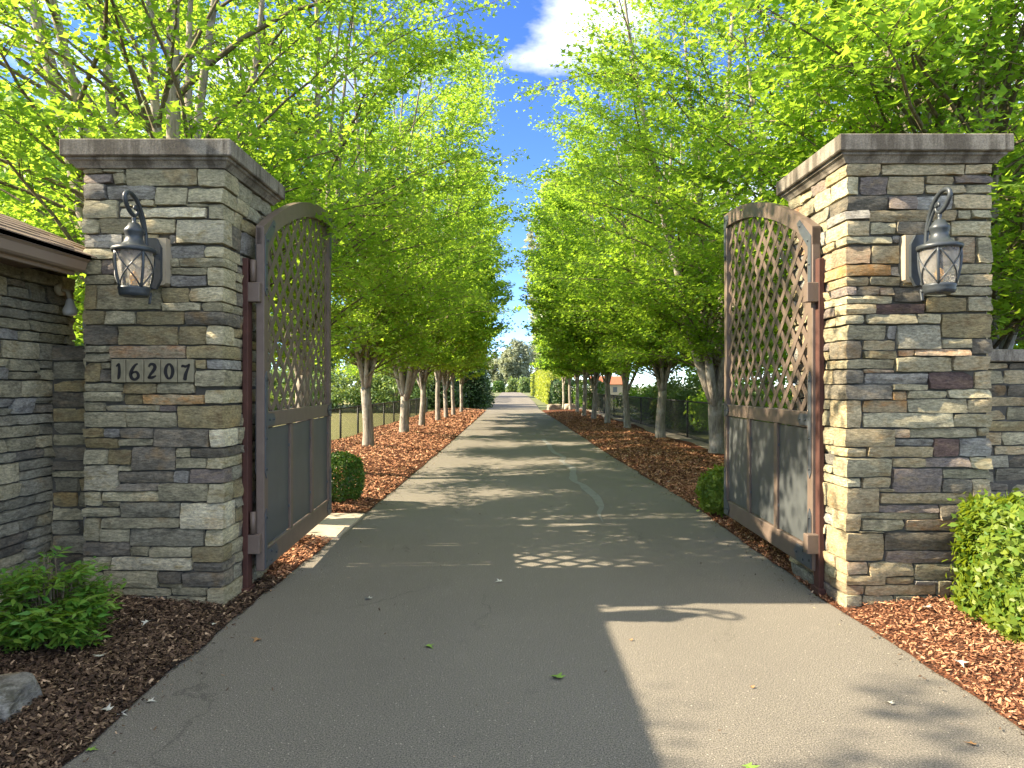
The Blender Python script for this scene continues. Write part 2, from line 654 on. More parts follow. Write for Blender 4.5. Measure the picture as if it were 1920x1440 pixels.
def np_mesh(name, verts, face_sizes, loops, mat, tone=None, smooth=None):
    me = bpy.data.meshes.new(name)
    nv = len(verts)
    me.vertices.add(nv)
    me.vertices.foreach_set('co', np.asarray(verts, np.float32).ravel())
    me.loops.add(len(loops))
    me.loops.foreach_set('vertex_index', np.asarray(loops, np.int32))
    me.polygons.add(len(face_sizes))
    starts = np.concatenate(([0], np.cumsum(face_sizes)[:-1])).astype(np.int32)
    me.polygons.foreach_set('loop_start', starts)
    if smooth is not None:
        me.polygons.foreach_set('use_smooth', np.full(len(face_sizes), smooth, bool))
    me.update(calc_edges=True)
    if tone is not None:
        at = me.attributes.new('tone', 'FLOAT', 'FACE')
        at.data.foreach_set('value', np.asarray(tone, np.float32))
    me.materials.append(mat)
    return me


# leaf templates: (verts, faces)
MAPLE = (np.array([(0, 0, 0), (.26, .06, .05), (.62, .52, .09), (.20, .50, .03), (0, 1.0, -.06), (-.20, .50, .03), (-.62, .52, .09), (-.26, .06, .05)], float),
         [[0, 1, 2, 3, 4], [0, 4, 5, 6, 7]])
MAPLE5 = (np.array([(0, 0, 0), (.46, .02, .06), (.20, .22, .03), (.66, .56, .10), (.17, .52, .02), (0, 1.05, -.08), (-.17, .52, .02), (-.66, .56, .10), (-.20, .22, .03), (-.46, .02, .06)], float),
          [[0, 1, 2, 3, 4, 5], [0, 5, 6, 7, 8, 9]])
OVAL = (np.array([(0, 0, 0), (.30, .45, .06), (0, 1.0, -.05), (-.30, .45, .06)], float), [[0, 1, 2, 3]])
TRID = (np.array([(0, 0, 0), (.62, .44, .09), (.17, .50, .02), (0, 1.0, -.10), (-.17, .50, .02), (-.62, .44, .09)], float), [[0, 1, 2, 3], [0, 3, 4, 5]])
LANCE = (np.array([(0, 0, 0), (.17, .38, .04), (0, 1.0, -.08), (-.17, .38, .04)], float), [[0, 1, 2, 3]])
STAR = (np.array([(0, 0, 0), (.58, .50, .08), (0, 1.0, -.05), (-.58, .50, .08)], float), [[0, 1, 2, 3]])


def leaves_mesh(name, pos, nrm, size, tmpl, mat, rng, tone, heading=None):
    """one mesh of N leaves; nrm = leaf upper-side normals"""
    T, FC = tmpl
    N = len(pos)
    n = nrm / (np.linalg.norm(nrm, axis=1, keepdims=True) + 1e-9)
    if heading is None:
        h = rng.normal(size=(N, 3))
    else:
        h = heading + rng.normal(size=(N, 3)) * 0.5
    y = h - n * np.sum(h * n, axis=1, keepdims=True)
    y /= (np.linalg.norm(y, axis=1, keepdims=True) + 1e-9)
    x = np.cross(y, n)
    V = (pos[:, None, :] + size[:, None, None] * (T[None, :, 0:1] * x[:, None, :] + T[None, :, 1:2] * y[:, None, :] + T[None, :, 2:3] * n[:, None, :]))
    verts = V.reshape(-1, 3)
    k = len(T)
    pat = np.concatenate([np.array(f) for f in FC])
    loops = (np.arange(N)[:, None] * k + pat[None, :]).ravel()
    sizes = np.tile([len(f) for f in FC], N)
    tn = np.repeat(tone, len(FC))
    return np_mesh(name, verts, sizes, loops, mat, tn)


# ------------------------------------------------------------------ the setting: ground, road, beds
def left_edge(y):
    ys = [-6, 2.4, 4.3, 7.2, 14, 34, 50, 75, 110, 245]
    xs = [-1.9, -1.61, -1.62, -1.56, -1.50, -1.46, -1.55, -1.9, -2.1, -2.9]
    return float(np.interp(y, ys, xs))


def right_edge(y):
    ys = [-6, 2.68, 4.34, 7.8, 12.9, 28.6, 40, 60, 103, 245]
    xs = [2.3, 2.01, 1.98, 2.06, 1.93, 1.80, 1.62, 1.95, 2.3, 1.5]
    return float(np.interp(y, ys, xs))


def hn(x, y, s):
    return noise.noise(Vector((x * s, y * s, 3.7)))


def strip_mesh(name, ys, xa, xb, zf, nx, mat, smooth=True):
    """sheet between xa(y) and xb(y), heights zf(x, y)"""
    vs, fs = [], []
    for y in ys:
        a, b = xa(y), xb(y)
        for i in range(nx + 1):
            x = a + (b - a) * i / nx
            vs.append((x, y, zf(x, y)))
    for j in range(len(ys) - 1):
        for i in range(nx):
            p = j * (nx + 1) + i
            fs.append((p, p + 1, p + nx + 2, p + nx + 1))
    m = MB().add(vs, fs, smooth)
    return m.build(name, mat)


ground = MB().add([(-900, -60, -.06), (900, -60, -.06), (900, 1500, -.06), (-900, 1500, -.06)], [(0, 1, 2, 3)]).build('ground', MAT['earth'])
tag(ground, 'grassy ground stretching to the horizon', None, None, 'structure')

ys_road = [-6 + i * 0.25 for i in range(80)] + [14 + i for i in range(40)] + [54 + 6 * i for i in range(33)]
road = strip_mesh('driveway', ys_road, lambda y: left_edge(y) + 0.012 * hn(3, y, 3.1), lambda y: right_edge(y) + 0.012 * hn(9, y, 3.3), lambda x, y: 0.0, 6, MAT['asphalt'])
tag(road, 'long straight asphalt driveway between the gates', None, None, 'structure')


def zl(x, y):
    e = left_edge(y)
    d = max(0.0, e - x)
    z = 0.006 + 0.075 * (1 - math.exp(-d / 0.35)) + 0.018 * hn(x, y, 2.3) * min(1, d * 3) + 0.006 * hn(x, y, 11) * min(1, d * 6)
    if 5.98 < y < 7.16 and x > -3.04:
        z = -.02
    return z + 0.05 * math.exp(-((d - 1.4) ** 2) / 0.5) * (1 if y > 7 else 0)


def zr(x, y):
    e = right_edge(y)
    d = max(0.0, x - e)
    z = 0.006 + 0.085 * (1 - math.exp(-d / 0.35)) + 0.018 * hn(x, y, 2.1) * min(1, d * 3) + 0.006 * hn(x, y, 10) * min(1, d * 6)
    return z


ys_bed = [-3 + 0.1 * i for i in range(120)] + [9 + 0.35 * i for i in range(84)]
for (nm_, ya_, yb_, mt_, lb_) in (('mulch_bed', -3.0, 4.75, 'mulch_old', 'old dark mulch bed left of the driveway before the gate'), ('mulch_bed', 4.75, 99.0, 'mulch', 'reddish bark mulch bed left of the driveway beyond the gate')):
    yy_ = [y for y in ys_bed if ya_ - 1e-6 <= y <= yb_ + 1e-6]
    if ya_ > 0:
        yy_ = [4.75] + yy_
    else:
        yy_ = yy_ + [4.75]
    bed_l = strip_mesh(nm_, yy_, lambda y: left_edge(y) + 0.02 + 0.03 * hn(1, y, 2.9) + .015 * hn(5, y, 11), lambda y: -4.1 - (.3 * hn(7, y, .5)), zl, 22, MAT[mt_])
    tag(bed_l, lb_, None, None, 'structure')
bed_r = strip_mesh('mulch_bed', ys_bed, lambda y: right_edge(y) - 0.02 + 0.03 * hn(2, y, 2.7) + .015 * hn(6, y, 12), lambda y: (3.9 if y > 7 else 6.5) + .25 * hn(8, y, .6), zr, 26, MAT['mulch'])
tag(bed_r, 'brown bark mulch bed right of the driveway', None, None, 'structure')
for (a, b) in ((-1, 0), (1, 0)):
    pass
gravel = strip_mesh('gravel_strip', [6.9 + .5 * i for i in range(70)], lambda y: 3.55, lambda y: 4.75, lambda x, y: 0.055 + .02 * hn(x, y, 2), 5, MAT['gravel'])
tag(gravel, 'pale gravel strip along the right fence', None, None, 'structure')
lawn = strip_mesh('lawn', [4 + 2 * i for i in range(40)], lambda y: -60, lambda y: -4.0, lambda x, y: -0.02 + .03 * hn(x, y, .3), 20, MAT['lawn'])
tag(lawn, 'sunlit mown lawn behind the left fence', None, None, 'structure')
pad = MB().box(-3.0, -1.53, 6.02, 7.12, -.08, 0.022, 0.006).build('concrete_pad', MAT['concrete'])
tag(pad, 'pale concrete pad beside the driveway at the left gate', None, None, 'structure')

# sealed crack on the road
ck = [(0.80, 17.5), (.85, 15.6), (.82, 14.3), (.97, 13.0), (.90, 12.2), (.99, 11.2), (.93, 10.5), (.90, 9.6), (.99, 8.8), (1.02, 8.0), (.93, 7.3), (.90, 6.6)]
vs, fs = [], []
pts = []
for i in range(len(ck) - 1):
    for k in range(6):
        t_ = k / 6
        pts.append((ck[i][0] * (1 - t_) + ck[i + 1][0] * t_, ck[i][1] * (1 - t_) + ck[i + 1][1] * t_))
for i, (x, y) in enumerate(pts):
    wd = 0.055 + 0.03 * hn(x * 2, y, 2.5)
    wd *= min(1, (len(pts) - i) / 14)
    x += 0.04 * hn(4, y, 2.2)
    vs += [(x - wd, y, .004), (x + wd, y, .004)]
for i in range(len(pts) - 1):
    fs.append((2 * i, 2 * i + 1, 2 * i + 3, 2 * i + 2))
seal = MB().add(vs, fs).build('crack_sealer_strip', MAT['sealer'])
tag(seal, 'pale winding sealed crack on the asphalt', None, None, 'structure')


# bark chips (loose, uncountable)
def chips(name, n, xr, yr, edge_test, zf, smin, smax, seed, label, mat='chip', pale=.985):
    rng = np.random.default_rng(seed)
    mul = 40 if n < 2000 else 3
    x = rng.uniform(xr[0], xr[1], n * mul)
    u = rng.uniform(0, 1, n * mul)
    y = yr[0] + (yr[1] - yr[0]) * u ** 1.5
    keep = np.array([edge_test(a, b) for a, b in zip(x, y)])
    x, y = x[keep][:n], y[keep][:n]
    N = len(x)
    z = np.array([zf(a, b) for a, b in zip(x, y)]) + rng.uniform(.002, .02, N)
    L = rng.uniform(smin, smax, N) * (0.7 + 0.06 * y)
    W = L * rng.uniform(.16, .45, N)
    nr = np.stack([rng.normal(0, .45, N), rng.normal(0, .45, N), np.ones(N)], 1)
    nr /= np.linalg.norm(nr, axis=1, keepdims=True)
    h = rng.normal(size=(N, 3))
    yy = h - nr * np.sum(h * nr, 1, keepdims=True)
    yy /= np.linalg.norm(yy, axis=1, keepdims=True)
    xx = np.cross(yy, nr)
    p = np.stack([x, y, z], 1)
    tmpl = np.array([(-.5, -.5, .16), (.5, -.40, -.05), (.42, .5, .20), (-.5, .40, -.05)])
    V = p[:, None, :] + xx[:, None, :] * (tmpl[None, :, 0:1] * W[:, None, None]) + yy[:, None, :] * (tmpl[None, :, 1:2] * L[:, None, None]) + nr[:, None, :] * (tmpl[None, :, 2:3] * W[:, None, None])
    pat = np.array([0, 1, 2, 0, 2, 3])
    loops = (np.arange(N)[:, None] * 4 + pat[None, :]).ravel()
    tone = np.repeat(np.clip(rng.normal(.46, .24, N), 0, .95) + (rng.uniform(0, 1, N) > pale) * .5, 2)
    me = np_mesh(name, V.reshape(-1, 3), np.full(N * 2, 3), loops, MAT[mat], np.clip(tone, 0, 1))
    o = link_mesh(name, me, None)
    tag(o, label, 'mulch', None, 'stuff')
    return o


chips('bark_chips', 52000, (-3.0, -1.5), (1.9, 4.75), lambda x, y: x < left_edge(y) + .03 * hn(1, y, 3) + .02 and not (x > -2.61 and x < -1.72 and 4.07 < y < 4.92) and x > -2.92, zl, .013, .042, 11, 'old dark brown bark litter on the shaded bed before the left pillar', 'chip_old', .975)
chips('bark_chips', 16000, (-3.6, -1.5), (4.7, 9.0), lambda x, y: x < left_edge(y) + .03 * hn(1, y, 3) + .02 and not (x < -1.72 and y < 4.92) and not (x > -3.02 and 6.0 < y < 7.14), zl, .018, .050, 15, 'loose reddish bark chips behind the left gate leaf')
chips('bark_chips', 80000, (1.9, 4.6), (1.9, 9.0), lambda x, y: x > right_edge(y) - .03 * hn(2, y, 3) - .02 and not (2.0 < x < 2.88 and 4.07 < y < 4.92), zr, .010, .033, 12, 'loose brown bark chips on the bed right of the driveway')
chips('bark_chips', 26000, (-4.1, -1.4), (9, 38), lambda x, y: x < left_edge(y), zl, .024, .046, 13, 'bark chips under the left row of maples')
chips('bark_chips', 22000, (1.6, 3.7), (9, 34), lambda x, y: x > right_edge(y), zr, .024, .046, 14, 'bark chips under the right row of maples')


_rs = random.Random(5)
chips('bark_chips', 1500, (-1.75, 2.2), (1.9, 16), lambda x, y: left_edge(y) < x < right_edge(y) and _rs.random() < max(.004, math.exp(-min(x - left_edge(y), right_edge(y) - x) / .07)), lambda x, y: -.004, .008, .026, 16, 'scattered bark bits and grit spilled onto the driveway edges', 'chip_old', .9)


# ------------------------------------------------------------------ stone work
def stone_obj(parent, org, au, an, u0, u1, z0, z1, depth, prot, mat, rng, ret=None, rough=1.0, name='stone'):
    """a split-face stone on a wall plane.  org: point of the plane (u=0), au: unit vector along the wall, an: outward normal.
    ret: (sign, length) for a corner stone that returns round the +u / -u end"""
    g_ = -.0010
    u0, u1, z0, z1 = u0 + g_, u1 - g_, z0 + g_, z1 - g_
    w_, h_ = u1 - u0, z1 - z0
    nu = max(2, min(7, int(round(w_ / 0.055))))
    nzs = max(2, min(4, int(round(h_ / 0.035))))
    d = ret[1] if ret else depth
    ndp = max(2, min(5, int(round(d / 0.06)))) if ret else 1
    gu = [0] + [(i + rng.uniform(-.22, .22)) / nu for i in range(1, nu)] + [1]
    gd = [0] + [(i + (rng.uniform(-.2, .2) if ret else 0)) / ndp for i in range(1, ndp)] + [1]
    gzv = [0] + [(i + rng.uniform(-.2, .2)) / nzs for i in range(1, nzs)] + [1]
    sd = rng.uniform(0, 500)
    bev = min(0.007, h_ * 0.12)
    tilt_u, tilt_z = rng.uniform(-.012, .012), rng.uniform(-.010, .010)
    cu, cz = (u0 + u1) / 2, (z0 + z1) / 2
    idx, vs, fs = {}, [], []

    def vert(i, j, k):
        key = (i, j, k)
        if key in idx:
            return idx[key]
        u = (gu[i] - .5) * w_
        dd = gd[j] * d
        z = (gzv[k] - .5) * h_
        nv = Vector((u * 1.0 + sd, z * 1.8 + sd * .7, dd + .3))
        n1 = noise.noise(nv * 11) * .6 + noise.noise(nv * 27) * .4
        eu, ez = i in (0, nu), k in (0, nzs)
        side = ret and ((ret[0] > 0 and i == nu) or (ret[0] < 0 and i == 0))
        out_n = 0.0
        if j == 0:
            out_n = prot + tilt_u * (gu[i] - .5) * 2 + tilt_z * (gzv[k] - .5) * 2 + .017 * rough * n1
            if (eu and not side) or ez:
                out_n -= bev * rng.uniform(.6, 1.25)
            if side:
                out_n -= bev * .7
        su = 0.0
        if side:
            su = ret[0] * (prot * .8 + .009 * rough * noise.noise(nv * 17 + Vector((9, 3, 1))))
            if ez or j == ndp:
                su -= ret[0] * bev * .8
            if j == 0:
                su -= ret[0] * bev * .7
        elif eu:
            su = (rng.uniform(-.006, .002) - (.003 if ez else 0)) * (1 if i else -1)
        sz = (rng.uniform(-.005, .0015) - (.002 if eu and not side else 0)) * (1 if k else -1) if ez else 0.0
        p = au * (u + su) + an * (out_n - dd) + Vector((0, 0, z + sz))
        idx[key] = len(vs)
        vs.append(p)
        return idx[key]

    for i in range(nu):
        for k in range(nzs):
            fs.append((vert(i, 0, k), vert(i + 1, 0, k), vert(i + 1, 0, k + 1), vert(i, 0, k + 1)))
    for j in range(ndp):
        for i in range(nu):
            fs.append((vert(i, j, nzs), vert(i + 1, j, nzs), vert(i + 1, j + 1, nzs), vert(i, j + 1, nzs)))
            fs.append((vert(i, j, 0), vert(i, j + 1, 0), vert(i + 1, j + 1, 0), vert(i + 1, j, 0)))
        for k in range(nzs):
            fs.append((vert(0, j, k), vert(0, j, k + 1), vert(0, j + 1, k + 1), vert(0, j + 1, k)))
            fs.append((vert(nu, j, k), vert(nu, j + 1, k), vert(nu, j + 1, k + 1), vert(nu, j, k + 1)))
    # au x z vs outward normal decides winding
    if au.cross(Vector((0, 0, 1))).dot(an) < 0:
        fs = [tuple(reversed(f)) for f in fs]
    me = bpy.data.meshes.new(name)
    me.from_pydata([tuple(p) for p in vs], [], fs)
    me.polygons.foreach_set('use_smooth', [True] * len(fs))
    try:
        me.set_sharp_from_angle(angle=R(24))
    except Exception:
        pass
    me.update()
    c = org + au * cu + Vector((0, 0, cz))
    base = parent.location if parent is not None else Vector((0, 0, 0))
    return link_mesh(name, me, mat, parent, c - base)


def pick(rng, pal):
    return STONE[rng.choice(pal)]


def fill_face(parent, org, au, an, u0, u1, z0, z1, rng, pal, depth=.045, hmin=.05, hmax=.125, lmin=.13, lmax=.42):
    z = z0
    while z < z1 - .02:
        h = rng.uniform(hmin, hmax)
        if z + h > z1 - .04:
            h = z1 - z
        u = u0
        while u < u1 - .01:
            l = rng.uniform(lmin, lmax)
            if u + l > u1 - .09:
                l = u1 - u
            if h > .1 and rng.random() < .4:
                zs = z + h * rng.uniform(.4, .6)
                stone_obj(parent, org, au, an, u + .005, u + l - .005, z + .004, zs - .004, depth, rng.uniform(0, .016), pick(rng, pal), rng)
                stone_obj(parent, org, au, an, u + .005, u + l - .005, zs + .004, z + h - .004, depth, rng.uniform(0, .016), pick(rng, pal), rng)
            else:
                stone_obj(parent, org, au, an, u + .005, u + l - .005, z + .004, z + h - .004, depth, rng.uniform(0, .016), pick(rng, pal), rng)
            u += l
        z += h


# stones read off the photograph: x0 y0 x1 y1 colour (per enlarged crop)
LEFT = [
    (300, """80 70 300 135 t|310 70 525 135 t|90 145 395 243 m|408 150 535 252 t|542 78 1305 265 t|1317 78 1600 280 t
90 255 330 412 c|345 275 850 415 c|862 285 1183 478 t|1192 295 1600 452 t|90 425 450 612 t|460 425 690 490 t|702 425 850 490 p
478 502 1390 608 w|1190 462 1408 492 t|1420 470 1600 620 t|90 622 250 775 t|262 625 640 775 t|650 625 1060 778 t|1082 635 1600 882 w
90 785 498 925 c|508 785 880 925 t|985 795 1070 892 c|1005 905 1375 1032 c|1385 915 1600 1032 p|90 935 420 1045 p|430 935 880 1045 t
90 1055 270 1210 t|280 1055 480 1210 m|490 1055 880 1210 t|1005 1042 1108 1128 t|1116 1042 1600 1130 t|1005 1140 1405 1212 t|1420 1142 1600 1338 p"""),
    (510, """85 35 430 128 t|440 35 890 128 t|1015 40 1402 152 c|85 138 228 392 b|236 138 905 394 t|918 168 1208 318 b|1216 166 1600 312 p
918 326 1328 406 t|1345 326 1600 410 p|100 412 312 556 b|324 412 640 556 t|650 414 1158 556 b|1172 422 1600 558 d|105 568 448 765 d
460 570 1084 768 b|1092 570 1388 768 b|1400 570 1600 770 p|95 776 355 852 t|95 860 372 948 t|366 780 1170 910 s|1178 782 1600 915 b
95 958 272 1160 b|282 958 386 1026 t|282 1034 386 1160 d|1285 928 1390 1024 b|1400 928 1600 1026 c|1285 1040 1600 1212 t"""),
    (720, """100 -8 500 78 t|100 86 500 184 t|512 -8 872 102 b|880 -8 1268 102 t|510 110 712 214 b|722 112 1370 216 o|1382 60 1600 205 p
100 195 315 290 t|325 226 905 288 w|912 226 1072 292 m|100 300 548 456 t|558 300 1066 460 t|1082 232 1600 470 b|95 468 300 566 b
308 470 482 568 c|490 470 818 572 d|826 482 1425 664 d|1438 484 1600 668 w|95 576 462 682 b|470 582 818 655 t|100 695 336 850 t
346 695 598 850 b|608 666 1058 914 d|1068 680 1218 778 p|1230 684 1600 778 d|1066 788 1388 890 t|1398 786 1600 892 p|100 862 460 1128 w
470 858 600 920 t|474 928 1040 1046 d|1046 922 1205 1046 c|1218 902 1600 1050 m|444 1056 884 1132 d|892 1054 1412 1240 t|1420 1058 1600 1252 p"""),
    (930, """95 -44 268 102 p|286 -44 882 60 p|278 68 470 118 t|100 126 464 218 t|474 72 1104 228 g|1112 78 1600 344 w|95 236 264 476 p
284 234 1104 340 t|272 350 568 488 t|576 348 1370 530 g|1380 360 1600 526 p|95 496 574 636 d|584 540 778 634 t|792 542 1238 644 t
1248 540 1600 696 b|95 650 372 792 t|390 652 1242 786 w|1250 704 1600 804 d|95 816 282 966 t|290 798 876 978 t|888 804 1134 926 d
888 932 1140 974 t|1142 814 1600 966 d|95 984 494 1250 b|502 982 1016 1062 t|1026 974 1398 1056 t|1412 978 1600 1260 p|510 1072 954 1260 c|964 1068 1400 1260 t"""),
]
RIGHT = [
    (290, """235 84 620 220 y|645 66 1516 212 y|1530 50 1805 195 y|235 236 404 418 p|422 238 700 418 m|708 238 1092 416 y|1105 232 1412 302 y
1424 212 1805 302 m|1118 312 1530 408 y|1544 312 1805 404 t|235 440 706 582 d|714 438 1008 580 m|1018 438 1386 582 c|1396 424 1805 574 y
235 590 498 686 c|522 592 1406 704 y|1428 588 1576 682 t|1586 584 1805 674 t|235 698 518 852 y|530 716 790 836 t|800 714 1152 840 d
1160 714 1368 842 t|1376 706 1805 856 p|235 864 746 940 t|758 858 842 934 c|235 968 512 1152 s|532 966 832 1150 y|1020 862 1430 1000 t
1020 1010 1430 1150 d|1440 872 1642 1140 s|1654 872 1805 1150 t|235 1170 724 1282 o|736 1182 834 1284 c|1020 1160 1470 1250 t|1480 1160 1805 1252 t"""),
    (500, """235 106 500 200 y|508 106 834 196 t|850 155 1046 212 y|1060 84 1450 200 t|1460 88 1592 194 t|1602 82 1805 200 y|235 212 376 302 m
384 212 602 302 d|610 218 764 302 s|774 222 1086 370 d|1330 212 1805 304 t|1098 290 1320 316 t|235 310 754 390 p|1098 326 1532 478 b
1542 320 1805 476 t|235 400 572 500 y|580 396 1088 498 M|235 520 438 608 t|470 504 1004 606 t|1012 500 1272 604 t|1284 500 1805 750 b
235 622 688 770 t|698 626 798 766 c|806 616 1262 872 g|1270 766 1590 860 t|1598 766 1805 920 d|235 786 418 974 d|448 782 794 884 y
448 890 814 974 b|824 882 976 948 s|984 872 1576 944 s|235 986 774 1076 t|788 960 1388 1112 p|1396 944 1800 1096 y|450 1086 782 1124 s
235 1092 442 1240 d|470 1130 1132 1238 c|1144 1114 1624 1292 M|1634 1110 1800 1290 y"""),
    (710, """235 66 744 220 d|752 62 1132 124 t|752 134 906 224 o|914 128 1344 210 t|1352 112 1800 204 p|235 234 420 520 y|448 230 912 360 o
920 220 1542 360 t|1550 220 1800 360 y|450 364 1388 516 t|1398 374 1800 510 p|235 534 768 724 y|776 534 932 624 s|940 526 1652 624 t
1660 520 1800 608 t|778 640 1188 708 c|1196 636 1466 830 M|1476 630 1800 826 c|235 736 484 826 y|492 722 1186 832 y|235 846 748 1040 t
764 842 1098 940 y|1108 840 1574 936 m|1584 832 1800 954 p|758 952 1282 1204 m|1296 960 1800 1060 t|235 1056 420 1146 t|438 1046 744 1160 y
1296 1066 1594 1210 d|1602 1066 1800 1322 y|235 1160 614 1418 y|626 1164 756 1204 t"""),
    (920, """630 30 1568 140 y|612 160 1244 232 m|1254 158 1800 314 d|235 238 408 434 y|416 236 1250 304 t|438 310 884 424 t|900 308 1800 430 s
390 430 660 448 t|235 454 664 740 y|670 444 1800 636 d|694 642 1800 774 m|235 756 494 884 s|502 762 988 904 y|996 780 1800 948 t
235 896 680 994 y|688 916 978 988 y|986 954 1226 1000 c|1236 954 1362 1118 t|1370 960 1800 1116 t|235 1002 448 1104 s|456 1002 1228 1110 y
235 1112 432 1260 t|440 1118 764 1260 t|774 1116 1054 1260 t|1062 1120 1800 1260 t"""),
]
DF = 4.09
PDEPTH = 0.82


def parse(tbl, off):
    o = []
    for (y0, txt) in tbl:
        for ln in txt.replace('\n', '|').split('|'):
            p = ln.split()
            if len(p) != 5:
                continue
            a, b, c, d = [float(q) / 5.647 for q in p[:4]]
            o.append((gx(a + off, DF), gx(c + off, DF), gz(d + y0, DF), gz(b + y0, DF), p[4]))
    return o


def pillar(name, x0, x1, ztop, tbl, off, inner, seed, label, palside):
    """x0..x1 on the front face; inner=+1 when the driveway is on the +x side"""
    rng = random.Random(seed)
    c = Vector(((x0 + x1) / 2, DF + PDEPTH / 2, 0))
    root = empty(name, c)
    tag(root, label, 'pillar', 'stone pillars of the gateway')
    zc = ztop - .155
    MB().box(x0 - c.x + .022, x1 - c.x - .022, -PDEPTH / 2 + .022, PDEPTH / 2 - .022, -.08, zc + .01).build('mortar_core', MAT['mortar'], root)
    org = Vector((0, DF, 0))
    corner_x = x1 if inner > 0 else x0
    bands = []
    for (a, b, z0, z1, col) in parse(tbl, off):
        iscorner = (inner > 0 and b > x1 - .05) or (inner < 0 and a < x0 + .05)
        a, b = max(a, x0), min(b, x1)
        z1 = min(z1, zc - .003)
        if iscorner:
            if inner > 0:
                b = x1
            else:
                a = x0
            rl = rng.uniform(.10, .30)
            bands.append((z0, z1, rl))
            stone_obj(root, org, Vector((1, 0, 0)), Vector((0, -1, 0)), a, b, z0, z1, .05, rng.uniform(.004, .02), STONE[col], rng, (inner, rl))
        else:
            stone_obj(root, org, Vector((1, 0, 0)), Vector((0, -1, 0)), a, b, z0, z1, .05, rng.uniform(-.002, .016), STONE[col], rng)
    # driveway side: bands follow the corner stones
    so = Vector((corner_x, DF, 0))
    an = Vector((inner, 0, 0))
    bands.sort()
    for (z0, z1, rl) in bands:
        u = rl + .01
        while u < PDEPTH - .02:
            l = rng.uniform(.14, .34)
            if u + l > PDEPTH - .1:
                l = PDEPTH - u
            if z1 - z0 > .105 and rng.random() < .6:
                zs = z0 + (z1 - z0) * rng.uniform(.38, .62)
                for (p, q) in ((z0, zs - .004), (zs + .004, z1)):
                    stone_obj(root, so, Vector((0, 1, 0)), an, u, u + l - .01, p, q, .05, rng.uniform(0, .014), pick(rng, palside), rng)
            else:
                stone_obj(root, so, Vector((0, 1, 0)), an, u, u + l - .01, z0, z1, .05, rng.uniform(0, .014), pick(rng, palside), rng)
            u += l
    # outer side, in coarser courses
    ox = x0 if inner > 0 else x1
    fill_face(root, Vector((ox, DF + .05, 0)), Vector((0, 1, 0)), Vector((-inner, 0, 0)), 0, PDEPTH - .05, -.02, zc, rng, palside, .045, .10, .17, .2, .45)
    # cap: moulding and slab
    m = MB()
    hw, hd = (x1 - x0) / 2, PDEPTH / 2
    def ring(o1, z):
        return [(-hw - o1, -hd - o1, z), (hw + o1, -hd - o1, z), (hw + o1, hd + o1, z), (-hw - o1, hd + o1, z)]
    prof = [(-.03, zc), (.016, zc), (.022, zc + .012), (.040, zc + .034), (.052, zc + .040), (.052, zc + .056)]
    vs, fs = [], []
    for (o1, z) in prof:
        vs += ring(o1, z)
    for i in range(len(prof) - 1):
        for k in range(4):
            k2 = (k + 1) % 4
            fs.append((i * 4 + k, i * 4 + k2, i * 4 + 4 + k2, i * 4 + 4 + k))
    m.add(vs, fs)
    cp = m.build('cap_moulding', MAT['cap'], root)
    MB().box(-hw - .077, hw + .077, -hd - .077, hd + .077, zc + .056, ztop, .006).build('cap_slab', MAT['cap'], root)
    return root


LX0, LX1, LZ = -2.588, -1.732, 2.80
RX0, RX1, RZ = 2.005, 2.879, 2.83
pil_l = pillar('stone_pillar', LX0, LX1, LZ, LEFT, 140, +1, 5, 'left stone gate pillar carrying the house number tiles', 'tttgcdbgp')
pil_r = pillar('stone_pillar', RX0, RX1, RZ, RIGHT, 1540, -1, 6, 'right stone gate pillar of warm tan and mauve stones', 'yyttcpmsgp')

# number tiles, each with its digit (brush strokes)
STROKES = {
    '1': [[(.36, .74, .05), (.50, .86, .07), (.53, .80, .10), (.55, .5, .11), (.52, .25, .12), (.46, .12, .03)]],
    '6': [[(.72, .88, .04), (.55, .80, .09), (.36, .58, .12), (.28, .36, .13), (.36, .18, .12), (.54, .12, .09), (.72, .22, .11), (.74, .36, .11), (.62, .48, .09), (.44, .46, .07), (.34, .38, .05)]],
    '2': [[(.28, .72, .05), (.38, .84, .10), (.56, .84, .11), (.66, .72, .13), (.58, .56, .12), (.42, .40, .10), (.28, .22, .08), (.30, .20, .09), (.50, .22, .11), (.74, .30, .04)]],
    '0': [[(.50, .88, .07), (.34, .74, .11), (.28, .50, .13), (.36, .26, .11), (.50, .16, .07), (.64, .26, .11), (.72, .50, .13), (.66, .74, .11), (.50, .88, .07)]],
    '7': [[(.26, .70, .05), (.30, .78, .08), (.50, .74, .10), (.74, .86, .05)], [(.73, .84, .05), (.60, .60, .09), (.48, .34, .13), (.44, .14, .14), (.42, .08, .05)]],
}


